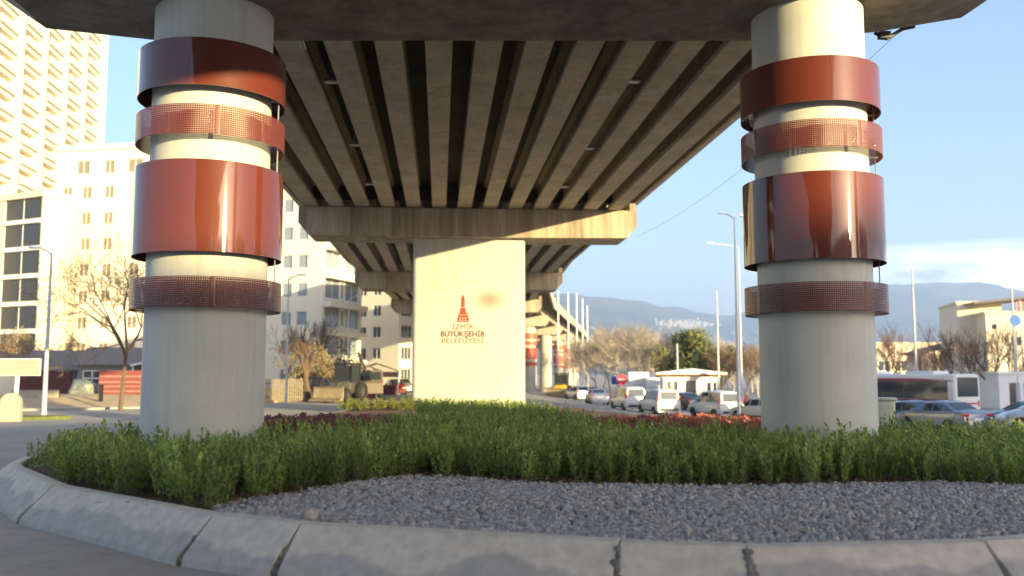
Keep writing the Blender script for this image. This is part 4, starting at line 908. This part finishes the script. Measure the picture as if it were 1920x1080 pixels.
lamp_post('thick pale mast rising behind the bus', 1718, 78, 502, [], .12, True, 'light_mast', 'tall plain masts')
lamp_post('lamp post with a left reaching arm at the right edge', 1905, 72, 505, [(.8, 180)], .10)
lamp_post('lamp post on the left verge in front of the maroon fence', 86, 44.5, 474, [(.5, 180)], .10)
lamp_post('lamp post in front of the tan slat fence', 537, 63, 522, [(.6, 0)], .08)
lamp_post('thin lamp post behind the backhoe', 652, 78, 560, [(.6, 0)], .07)
for k, (px, Y, yt, lab) in enumerate([(1047, 128, 546, 'white mast nearest the viaduct, with a small red flag'), (1066, 138, 548, 'second white mast from the viaduct'), (1082, 150, 549, 'middle of the five white masts'), (1093, 162, 560, 'fourth white mast from the viaduct'), (1102, 172, 573, 'lowest of the five white masts')]):
    p = G(px, Y); top = at(px, yt, Y)[2] - p[2]; t = thing('flagpole', lab, 'flagpole', p, 0, 'white masts beside the viaduct'); MB().tube([(0, 0, -.2), (0, 0, top)], [.14, .09], 8).build('pole', M_white, t, smooth=True)
    if k == 0:
        MB().loft([[(-.1 - .2 * j, .06 * math.sin(j * 1.5), top - 1.0 - .05 * j), (-.1 - .2 * j, .06 * math.sin(j * 1.5) + .02, top - 2.0 - .08 * j)] for j in range(5)], closed=False, caps=False).build('flag', M_tail, t)
def road_sign(label, px, Y, py, r, col, shape='round', name='road_sign'):
    p = G(px, Y); zc = at(px, py, Y)[2] - p[2]; t = thing(name, label, 'road sign', p, 0, 'road signs')
    MB().tube([(0, .04, -.1), (0, .04, zc + r)], .04, 6).build('post', M_pole, t)
    if shape == 'round': b = MB().loft([[(q * r * math.cos(k * PI / 10), y, zc + q * r * math.sin(k * PI / 10)) for k in range(20)] for q, y in ((1, -.01), (1, -.04))])
    else: b = MB().box((0, -.025, zc), (r * 2, .03, r * 1.7))
    b.build('sign_plate', col, t); return t
M_blue = mat('sign_blue', (.03, .12, .40), .7); M_sred = mat('sign_red', (.65, .02, .04), .4)
t = road_sign('round red road sign above the white vans', 1166, 92, 712, .55, M_sred); MB().box((0, -.055, 0), (.7, .02, .18)).build('bar', M_white, t).location = (0, 0, at(1166, 712, 92)[2] - G(1166, 92)[2])
road_sign('blue and white square sign left of the red one', 1155, 93, 713, .5, M_blue, 'sq')
road_sign('round blue road sign before the cream building', 1908, 64, 601, .42, M_blue)
p = G(1919, 80); t = thing('banner', 'red banner on a pole at the right edge', 'banner', p); zt = at(1919, 575, 80)[2] - p[2]; MB().tube([(0, 0, 0), (0, 0, zt + .6)], .06, 6).build('pole', M_pole, t); MB().loft([[(-.35 + .3 * j, .05 * math.sin(j), zt + .45), (-.35 + .3 * j, .05 * math.sin(j) + .02, zt - .45)] for j in range(6)], closed=False, caps=False).build('cloth', M_sred, t)
# utility cabinet beside the right column
p = at(1656, 700, 18.2); zc = at(1656, 748, 18.2)[2]; t = thing('utility_cabinet', 'pale green utility cabinet beside the right column', 'cabinet', (p[0], p[1], .2), R(-20)); hh = zc - .2
m_cab = mat('cabinet_paint', (.50, .55, .50), .5, var=.08); MB().box((0, 0, hh / 2), (.36, .45, hh - .06)).build('body', m_cab, t, bevel=.015); MB().box((0, 0, hh), (.44, .53, .06)).build('lid', m_cab, t, bevel=.015); MB().box((0, -.235, hh / 2), (.30, .02, hh - .2)).build('door', m_cab, t, bevel=.005); MB().box((.1, -.255, hh * .55), (.03, .03, .12)).build('handle', M_dark, t)

# ------------------------------------------------------------------ vehicles
CARS = {
 'sedan': dict(st=[(-2.22, .62, .64, .70, .62), (-2.16, .86, .90, .80, .70), (-1.95, 1.0, 1.03, .85, .72), (-1.62, 1.01, 1.06, .87, .68), (-.92, .97, 1.40, .88, .60), (-.3, .95, 1.46, .885, .62), (.35, .93, 1.42, .885, .60), (1.18, .92, .98, .87, .68), (1.75, .84, .88, .84, .66), (2.1, .70, .73, .76, .58), (2.2, .52, .54, .70, .54)], wins=[(3, 4), (4, 5), (5, 6), (6, 7)], wb=1.32, rear=3, wind=6, tail=(-2.13, .86, .66)),
 'hatch': dict(st=[(-1.95, .62, .64, .70, .62), (-1.92, .90, .95, .80, .66), (-1.78, .98, 1.10, .84, .62), (-1.35, .97, 1.44, .86, .60), (-.4, .95, 1.50, .865, .62), (.3, .93, 1.45, .865, .60), (1.1, .92, .98, .85, .66), (1.65, .82, .86, .82, .64), (1.92, .66, .70, .74, .56), (2.0, .5, .52, .7, .54)], wins=[(3, 4), (4, 5), (5, 6)], wb=1.22, rear=2, wind=5, tail=(-1.86, .95, .68)),
 'van': dict(st=[(-2.15, .55, .60, .78, .66), (-2.13, 1.0, 1.06, .88, .76), (-2.02, 1.04, 1.70, .90, .70), (-1.75, 1.04, 1.83, .91, .70), (-.6, 1.03, 1.86, .915, .72), (.35, 1.01, 1.80, .915, .70), (1.22, .98, 1.10, .90, .72), (1.80, .90, .96, .87, .68), (2.08, .74, .78, .80, .60), (2.15, .52, .55, .74, .55)], wins=[(3, 4), (4, 5), (5, 6)], wb=1.36, rear=1, wind=5, tail=(-2.07, 1.18, .84)),
}
def car(kind, label, loc, rz, paint, group='cars on the far road', cat='car', windows=None, roofbars=False, scale=1):
    """x forward; the body is one lofted shell, glass, lamps and wheels are its parts"""
    K = CARS[kind]; t = thing('parked_van' if kind == 'van' else 'parked_car', label, cat, loc, rz, group); t.scale = (scale,) * 3; secs = []
    fl = {}
    def prof(s):
        x, zb, zt, wb, wt = s; g = zt - zb > .12
        h = [(wb * .86, .22), (wb * .99, .34), (wb, (zb + .34) / 2 + .06), (wb * .985, zb - .06), (wb * .95, zb)]
        h += [(wt + (wb * .95 - wt) * .06, zt - .06), (wt * .86, zt - .008)] if g else [(wt + .02, (zb + zt) / 2 + .003), (wt * .86, zt)]
        return [(x, y, z) for y, z in h] + [(x, 0, zt + .012)] + [(x, -y, z) for y, z in reversed(h)] + [(x, 0, .2)]
    mb = MB(); mb.loft([prof(s) for s in K['st']]); o = mb.build('body', paint, t, smooth=True, bevel=0)
    st = K['st']
    def side_pts(s, f):      # point between belt (f=0) and roof edge (f=1) on the glass plane
        x, zb, zt, wb, wt = s; g = zt - zb > .12; y0, z0 = wb * .95, zb; y1, z1 = (wt + (wb * .95 - wt) * .06, zt - .06) if g else (wt + .02, (zb + zt) / 2)
        return x, y0 + (y1 - y0) * f, z0 + (z1 - z0) * f
    for (i, j) in K['wins']:
        for sg in (1, -1):
            w = MB(); A, B = st[i], st[j]; inx = .05; q = []
            lerp = lambda f, t_: tuple(a + (b - a) * t_ for a, b in zip(side_pts(A, f), side_pts(B, f)))
            e0, e1 = .05, .95
            for f, t_ in ((.10, e0), (.10, e1), (.90, e1), (.90, e0)): x, y, z = lerp(f, t_); q.append((x, sg * (y + .012), z))
            w.quad(*q); w.build('side_window', M_cglass, t)
    for key, nm in (('rear', 'rear_window'), ('wind', 'windscreen')):
        i = K[key]; A, B = st[i], st[i + 1]; w = MB(); dx, dz = B[0] - A[0], B[2] - A[2]; l = math.hypot(dx, dz); nx, nz = -dz / l * .016, dx / l * .016
        q = []
        for t_, sg in ((.08, -1), (.08, 1), (.93, 1), (.93, -1)):
            x = A[0] + dx * t_; z = A[2] + dz * t_; y = (A[4] + (B[4] - A[4]) * t_) * .84; q.append((x + nx, sg * y, z + nz + .004))
        w.quad(*q); w.build(nm, M_cglass, t)
    tx, tz, ty = K['tail']
    for sg in (1, -1):
        hgt = .42 if kind == 'van' else .15; MB().box((tx + .02, sg * ty, tz), (.16, .12 if kind == 'van' else .34, hgt)).build('tail_light', M_tail, t, bevel=.03)
        MB().box((st[-2][0] - .06, sg * .58, .66), (.2, .34, .15)).build('headlight', M_head, t, bevel=.04)
        MB().box((.72 if kind != 'van' else .95, sg * .98, 1.0), (.16, .18, .13)).build('mirror', paint, t, bevel=.03)
        MB().box((0, sg * st[4][3] * 1.003, .30), (2.3, .03, .12)).build('sill', M_plastic, t)
    MB().box((st[0][0] - .0, 0, .40), (.12, 1.35, .16)).build('bumper', M_plastic if kind == 'van' else paint, t, bevel=.03); MB().box((st[1][0] - .05, 0, .68 if kind != 'van' else .62), (.03, .5, .12)).build('number_plate', M_white, t)
    for sx in (1, -1):
        for sy in (1, -1):
            x = sx * K['wb']; r = .315; a = MB().lathe([(.20, -.11), (r - .02, -.11), (r, -.07), (r, .07), (r - .02, .11), (.20, .11)], 20, close=True)
            a.v = [(v[0] + x, v[2] + sy * .80, v[1] + r) for v in a.v]; wl = a.build('wheel', M_tyre, t, smooth=True)
            b = MB().lathe([(.02, .06), (.06, .08), (.17, .06), (.205, .10), (.205, -.08)], 14); b.v = [(v[0] + x, v[2] * sy + sy * .80, v[1] + r) for v in b.v]; b.build('rim', M_rim, wl, smooth=True)
            ar = MB(); pts = [(x + .385 * math.cos(k * PI / 12), .30 + .385 * math.sin(k * PI / 12)) for k in range(13)]; ym = st[4][3] * .955
            ar.prism(pts, lambda u, v, y: (u, y * sy, v), ym - .25, ym + .055 - .02); ar.build('wheel_arch', M_plastic, t)
    if roofbars:
        for sg in (1, -1): MB().tube([(-1.5, sg * .6, 1.87), (-1.4, sg * .6, 1.93), (.1, sg * .6, 1.92), (.25, sg * .6, 1.84)], .018, 5).build('roof_rail', M_dark, t)
    return t
def paint(n, c, metal=.0, rough=.3): return mat(n, c, rough, metal=metal, coat=.6)
PW = paint('paint_white', (.72, .71, .68)); PS = paint('paint_silver', (.42, .44, .47), .5); PG = paint('paint_grey_blue', (.26, .28, .32), .4); PT = paint('paint_teal', (.10, .19, .24), .4); PB = paint('paint_cream', (.62, .55, .42)); PD = paint('paint_dark', (.05, .055, .065), .3); PR = paint('paint_red', (.22, .03, .03))
def C_(px, Y, dz=0): p = G(px, Y); return (p[0], p[1], p[2] + dz)
# heading: rz is the direction of travel measured from +X
car('van', 'white estate van seen from its rear left, left of the other white van', C_(1177, 71), R(96), PW, 'white vans queuing on the road', 'van', roofbars=True)
car('van', 'white van showing its rear door, in front of the kiosk', C_(1233, 66), R(98), PW, 'white vans queuing on the road', 'van', roofbars=True)
car('van', 'white minivan seen side on with dark windows, nearest to the right column', C_(1337, 63), R(106), PW, 'white vans queuing on the road', 'van')
car('hatch', 'cream car half hidden behind the right column', C_(1425, 58), R(125), PB)
car('sedan', 'silver sedan seen from behind, left of the white vans', C_(1119, 83), R(87), PS)
car('hatch', 'white hatchback beside the yellow loader', C_(1083, 98), R(104), PW)
car('hatch', 'white hatchback farther along beneath the masts', C_(1106, 108), R(98), PW)
car('sedan', 'dark sedan in the gap between the white vans', C_(1282, 76), R(104), PD)
car('sedan', 'dark hatchbacked sedan behind the white estate van', C_(1190, 84), R(100), PD)
car('sedan', 'grey blue sedan with red tail light beside the utility cabinet', C_(1762, 41), R(103), PG)
car('hatch', 'blue hatchback just behind the grey sedan front', C_(1700, 46.5), R(103), PT)
car('sedan', 'teal sedan nosing in at the right edge', C_(1925, 44), R(152), PT)
car('hatch', 'pale silver car cut by the right edge of the picture', C_(1960, 38), R(158), PS)
car('hatch', 'red car beside the emblem pier on the left road', C_(742, 90), R(-80), PR)
car('hatch', 'pale car behind the red one', C_(757, 100), R(-80), PS)
# bus
def bus():
    p = (34.9, 66.7, gz(34.9, 66.7)); t = thing('city_bus', 'white city bus with a crimson swoosh, seen from its rear left', 'bus', p, R(108)); Lb, Wb, Hb = 12, 1.25, 3.05
    def ring(x, i): return [(x, sx * (y - i), z) for sx, seq in ((1, [(1.16, .35), (1.25, .5), (1.25, 2.6), (1.17, 2.92), (1.0, 3.02 - i * .4)]), (-1, [(1.0, 3.02 - i * .4), (1.17, 2.92), (1.25, 2.6), (1.25, .5), (1.16, .35)])) for y, z in seq]
    MB().loft([ring(-6.02, .12), ring(-5.9, 0), ring(5.8, 0), ring(6.0, .15)]).build('body', PW, t, smooth=True)
    for sg in (1, -1):
        xs = [-5.45, -3.5, -1.5, .5, 2.5, 4.3, 5.6]
        for k in range(6): MB().box(((xs[k] + xs[k + 1]) / 2, sg * 1.255, 1.85), (xs[k + 1] - xs[k] - .03, .03, 1.25)).build('side_window', M_cglass, t)
        sw = [(-3.2 + 9 * k / 14, 2.72 + .0 * k) for k in range(15)]; hi = [.02 + .20 * math.sin(PI * k / 14) ** 1.3 for k in range(15)]
        lo = [(x - 2.2, z - .10 - hi[k] * .5) for k, (x, z) in enumerate(sw)]; up = [(x - 2.2, z - .10 + hi[k] * .3) for k, (x, z) in enumerate(sw)]
        MB().loft([[(a[0], sg * 1.262, a[1]), (b[0], sg * 1.262, b[1]), (b[0], sg * 1.25, b[1]), (a[0], sg * 1.25, a[1])] for a, b in zip(lo, up)]).build('stripe', mat('crimson', (.36, .02, .06), .4), t)
        MB().box((-.2, sg * 1.256, 2.52), (11.4, .02, .07)).box((-.2, sg * 1.256, 1.12), (11.4, .02, .16)).build('trim_line', mat('purple_trim', (.20, .02, .10), .4), t)
        for x in (-3.6, 3.4):
            a = MB().lathe([(.28, -.14), (.46, -.14), (.48, -.1), (.48, .1), (.46, .14), (.28, .14)], 22, close=True); a.v = [(v[0] + x, v[2] + sg * 1.12, v[1] + .48) for v in a.v]; w = a.build('wheel', M_tyre, t, smooth=True)
            b = MB().lathe([(.03, .1), (.28, .12), (.28, -.1)], 14); b.v = [(v[0] + x, v[2] * sg + sg * 1.12, v[1] + .48) for v in b.v]; b.build('rim', M_rim, w)
        MB().box((-6.02, sg * 1.0, .95), (.05, .16, .42)).build('tail_light', M_tail, t, bevel=.015)
    MB().box((-6.03, 0, 2.1), (.05, 1.95, 1.35)).build('rear_window', M_cglass, t, bevel=.02); MB().box((-6.03, 0, .95), (.04, 1.7, .12)).build('trim_line', mat('crimson', (.36, .02, .06)), t); MB().box((-6.06, 0, .45), (.12, 2.2, .2)).build('bumper', M_plastic, t)
    MB().box((-2.5, 0, 3.10), (2.6, 1.5, .22)).box((2.6, 0, 3.08), (2.0, 1.5, .2)).build('roof_unit', M_white, t, bevel=.05)
bus()
# machines
def loader(label, loc, rz, col, backhoe=True):
    t = thing('backhoe_loader' if backhoe else 'wheel_loader', label, 'digger', loc, rz)
    MB().loft([[(x, w, z0), (x, w, z1), (x, -w, z1), (x, -w, z0)] for x, w, z0, z1 in ((-1.6, .55, .7, 1.35), (.2, .55, .6, 1.5), (.3, .48, .6, 1.55), (1.7, .42, .65, 1.4), (1.8, .36, .7, 1.2))]).build('chassis', col, t, bevel=.03)
    cab = MB()
    for sx in (-1.0, .35):
        for sy in (-.65, .65): cab.box((sx, sy, 2.05), (.09, .09, 1.3))
    cab.box((-.32, 0, 2.74), (1.6, 1.5, .12)); c = cab.build('cab_frame', M_dark, t); MB().box((-.32, 0, 2.02), (1.28, 1.26, 1.22)).build('cab_glass', mat('dull_glass', (.03, .035, .04), .35, spec=.3), c)
    for x, r in ((-1.0, .72), (1.35, .5)):
        for sy in (.78, -.78):
            a = MB().lathe([(r * .5, -.2), (r * .95, -.2), (r, -.12), (r, .12), (r * .95, .2), (r * .5, .2)], 20, close=True); a.v = [(v[0] + x, v[2] + sy, v[1] + r) for v in a.v]; w = a.build('wheel', M_tyre, t, smooth=True)
            b = MB().lathe([(.03, .1), (r * .5, .14), (r * .5, -.1)], 12); b.v = [(v[0] + x, v[2] * (1 if sy > 0 else -1) + sy, v[1] + r) for v in b.v]; b.build('rim', col, w)
    for sy in (.5, -.5): MB().tube([(.1, sy, 1.55), (1.6, sy, 1.2), (2.5, sy, .55)], .08, 6).build('loader_arm', col, t)
    MB().prism([(2.4, .15), (3.25, .12), (3.3, .2), (2.6, .35), (2.5, 1.0), (2.62, 1.08), (2.5, 1.12), (2.36, .9)], lambda u, v, y: (u, y, v), -1.15, 1.15).build('bucket', mat('worn_bucket', (.30, .24, .14), .6, var=.3, scale=3), t)
    if backhoe:
        MB().tube([(-1.6, 0, 1.0), (-2.3, .1, 2.9), (-1.7, .15, 3.6)], [.16, .13, .1], 6).tube([(-1.7, .15, 3.6), (-3.0, .15, 2.2)], .09, 6).build('backhoe_arm', col, t); MB().prism([(-3.0, 2.3), (-3.5, 1.9), (-3.3, 1.5), (-2.9, 1.9)], lambda u, v, y: (u, y, v), -.15, .45).build('backhoe_bucket', M_dark, t)
    MB().tube([(1.2, -.25, 1.4), (1.2, -.25, 2.2)], .05, 6).build('exhaust', M_dark, t); return t
loader('dark backhoe loader with a tan front bucket beside the road', C_(648, 67), R(-112), mat('machine_dark', (.07, .065, .055), .6, var=.2))
loader('yellow wheel loader at the foot of the far red banded pier', C_(1052, 104), R(-110), M_yel, False)
p = C_(693, 73); t = thing('flatbed_truck', 'tan cabbed truck with brown load right of the backhoe', 'truck', p, R(-85)); MB().loft([[(x, sx * w, z) for sx in (1,) for w, z in ((1.0, .5), (1.0, zt), (-1.0, zt), (-1.0, .5))] for x, zt in ((.8, 2.3), (2.0, 2.3), (2.5, 1.5), (2.8, 1.3))]).build('cab', mat('truck_tan', (.16, .13, .10), .5), t, bevel=.05)
MB().box((2.3, 0, 1.85), (.05, 1.7, .7), ry=R(-32)).build('windscreen', M_cglass, t); MB().box((-1.4, 0, .95), (4.2, 2.1, .2)).build('bed', M_dark, t); MB().box((-1.4, 0, 1.6), (3.9, 1.9, 1.1)).build('load', mat('brown_load', (.20, .10, .06), .9, var=.4, scale=3), t, bevel=.1)
for x in (-2.5, 1.7):
    for sy in (.9, -.9):
        a = MB().lathe([(.2, -.13), (.43, -.13), (.45, 0), (.43, .13), (.2, .13)], 18, close=True); a.v = [(v[0] + x, v[2] + sy, v[1] + .45) for v in a.v]; w = a.build('wheel', M_tyre, t, smooth=True); b = MB().lathe([(.02, .1), (.2, .1), (.2, -.1)], 10); b.v = [(v[0] + x, v[2] + sy, v[1] + .45) for v in b.v]; b.build('rim', M_rim, w)

# ------------------------------------------------------------------ a person by the minivan
def person(label, loc, rz, top, legs):
    me = bpy.data.meshes.new('person'); V = [(0, 0, .95), (0, .01, 1.15), (0, .02, 1.40), (0, .01, 1.50), (0, 0, 1.58), (0, -.02, 1.70), (.10, 0, .88), (.11, -.03, .50), (.11, .02, .10), (.12, -.12, .04), (-.10, 0, .88), (-.11, .03, .50), (-.12, .08, .10), (-.12, -.05, .04), (.19, .02, 1.40), (.25, .03, 1.14), (.24, -.06, .90), (.24, -.09, .80), (-.19, .02, 1.40), (-.26, .03, 1.14), (-.24, -.04, .90), (-.24, -.07, .80)]
    Ed = [(0, 1), (1, 2), (2, 3), (3, 4), (4, 5), (0, 6), (6, 7), (7, 8), (8, 9), (0, 10), (10, 11), (11, 12), (12, 13), (2, 14), (14, 15), (15, 16), (16, 17), (2, 18), (18, 19), (19, 20), (20, 21)]
    rad = [.15, .14, .15, .07, .065, .10, .10, .07, .05, .045, .10, .07, .05, .045, .075, .055, .04, .03, .075, .055, .04, .03]
    me.from_pydata(V, Ed, []); o = bpy.data.objects.new('person', me); COL.objects.link(o); o.location = loc; o.rotation_euler = (0, 0, rz); o.modifiers.new('skin', 'SKIN'); ss = o.modifiers.new('smooth', 'SUBSURF'); ss.levels = 2; ss.render_levels = 2
    for k, r_ in enumerate(rad): me.skin_vertices[0].data[k].radius = (r_, r_)
    me.skin_vertices[0].data[0].use_root = True
    m = bpy.data.materials.new('person_cloth'); m.use_nodes = True; t = m.node_tree; n = t.nodes; tcn = n.new('ShaderNodeTexCoord'); sp = n.new('ShaderNodeSeparateXYZ'); ra = n.new('ShaderNodeValToRGB'); dv = n.new('ShaderNodeMath'); dv.operation = 'DIVIDE'; dv.inputs[1].default_value = 1.8
    t.links.new(tcn.outputs['Object'], sp.inputs[0]); t.links.new(sp.outputs[2], dv.inputs[0]); t.links.new(dv.outputs[0], ra.inputs[0]); ra.color_ramp.interpolation = 'CONSTANT'; e = ra.color_ramp.elements; e[0].color = (.02, .02, .02, 1); e[1].position = .055; e[1].color = (*legs, 1)
    for ps_, c in ((.52, top), (.84, (.45, .28, .2)), (.955, (.03, .02, .02))): q = e.new(ps_); q.color = (*c, 1)
    t.links.new(ra.outputs[0], n['Principled BSDF'].inputs['Base Color']); me.materials.append(m); return tag(o, label, 'person')
person('person in a dark red top standing between minivan and cream car', C_(1399, 66), R(60), (.16, .03, .04), (.03, .03, .05))

# ------------------------------------------------------------------ hills, hillside town, haze
def ridge(az):
    pts = [(-40, 420), (-20, 470), (0, 620), (2, 610), (6.7, 575), (8, 570), (10, 540), (12, 500), (14, 480), (15.5, 500), (18, 520), (21, 560), (24, 620), (28, 700), (31, 690), (34, 640), (40, 560), (60, 420)]
    for i in range(len(pts) - 1):
        if pts[i][0] <= az <= pts[i + 1][0]: f = (az - pts[i][0]) / (pts[i + 1][0] - pts[i][0]); f = f * f * (3 - 2 * f); return pts[i][1] * (1 - f) + pts[i + 1][1] * f
    return 400
from mathutils import noise as mnoise
def hz(x, y):
    r = math.hypot(x, y); az = math.degrees(math.atan2(x, y)); f = sm((r - 1700 - 1500 * sm((az - 11) / 7)) / 4700); n = mnoise.fractal(Vector((x / 900, y / 900, 3.1)), .9, 2.0, 6)
    n2 = 1 - abs(mnoise.fractal(Vector((x / 1500 + 5, y / 1500, 0)), 1.0, 2.0, 5)) * 1.3
    return -2.2 + ridge(az) * (f ** 1.25) * (.86 + .14 * n2) + 120 * f * n * (1 - f * .6)
def hills():
    na, nr = 240, 70; V = []; 
    for j in range(nr):
        r = 1500 + (8300 - 1500) * (j / (nr - 1)) ** 1.0
        for i in range(na):
            a = R(-42 + 104 * i / (na - 1)); rr = min(r, 7200 + (r - 7200) * .4) if r > 7200 else r; x, y = rr * math.sin(a), rr * math.cos(a); V.append((x, y, hz(x, y)))
    Fc = [(j * na + i, j * na + i + 1, (j + 1) * na + i + 1, (j + 1) * na + i) for j in range(nr - 1) for i in range(na - 1)]
    me = np_mesh('hills', np.array(V), np.array(Fc), M_hill); me.shade_smooth(); tag(link('hills', me), 'scrubby mountains beyond the town', kind='structure')
hills()
def town():
    mb = MB(); r = random.Random(5)
    spots = []
    for k in range(330):
        az = r.gauss(15.6, 1.0) if k < 150 else r.uniform(13, 36); d = r.gauss(4550, 120) if k < 150 else r.uniform(2600, 4300); spots.append((az, d))
    for az, d in spots:
        k = len(mb.v) // 8; want = math.tan(R(r.gauss(2.95, .12))) if k < 130 else math.tan(R(r.uniform(1.2, 2.5))); d = 1600
        az = r.gauss(15.4, .85) if k < 130 else az
        while d < 7000 and (hz(d * math.sin(R(az)), d * math.cos(R(az))) - 1.75) / d < want: d += 25
        x, y = d * math.sin(R(az)), d * math.cos(R(az)); w, h = r.uniform(9, 17), (r.uniform(10, 24) if k < 130 else r.uniform(5, 11)); mb.box((x, y, hz(x, y) + h / 2 - 2), (w, r.uniform(8, 14), h), rz=r.uniform(0, 1.5))
    tag(mb.build('hillside_town', M_house, fix=False), 'tiny pale houses of a town on the distant slope', 'town', kind='stuff')
town()
def haze():
    mb = MB(); mb.box(((9300 - 9300) / 2, 3700, 430), (18600, 11000, 880)); o = mb.build('haze', bpy.data.materials.new('haze_air')); o['kind'] = 'stuff'; o['label'] = 'pale blue evening haze in the air'
    m = o.data.materials[0]; m.use_nodes = True; n = m.node_tree.nodes; n.clear(); ou = n.new('ShaderNodeOutputMaterial'); v = n.new('ShaderNodeVolumePrincipled'); v.inputs['Color'].default_value = (.50, .68, 1, 1); v.inputs['Density'].default_value = 1.75e-4; v.inputs['Anisotropy'].default_value = .1
    m.node_tree.links.new(v.outputs[0], ou.inputs['Volume'])
haze()
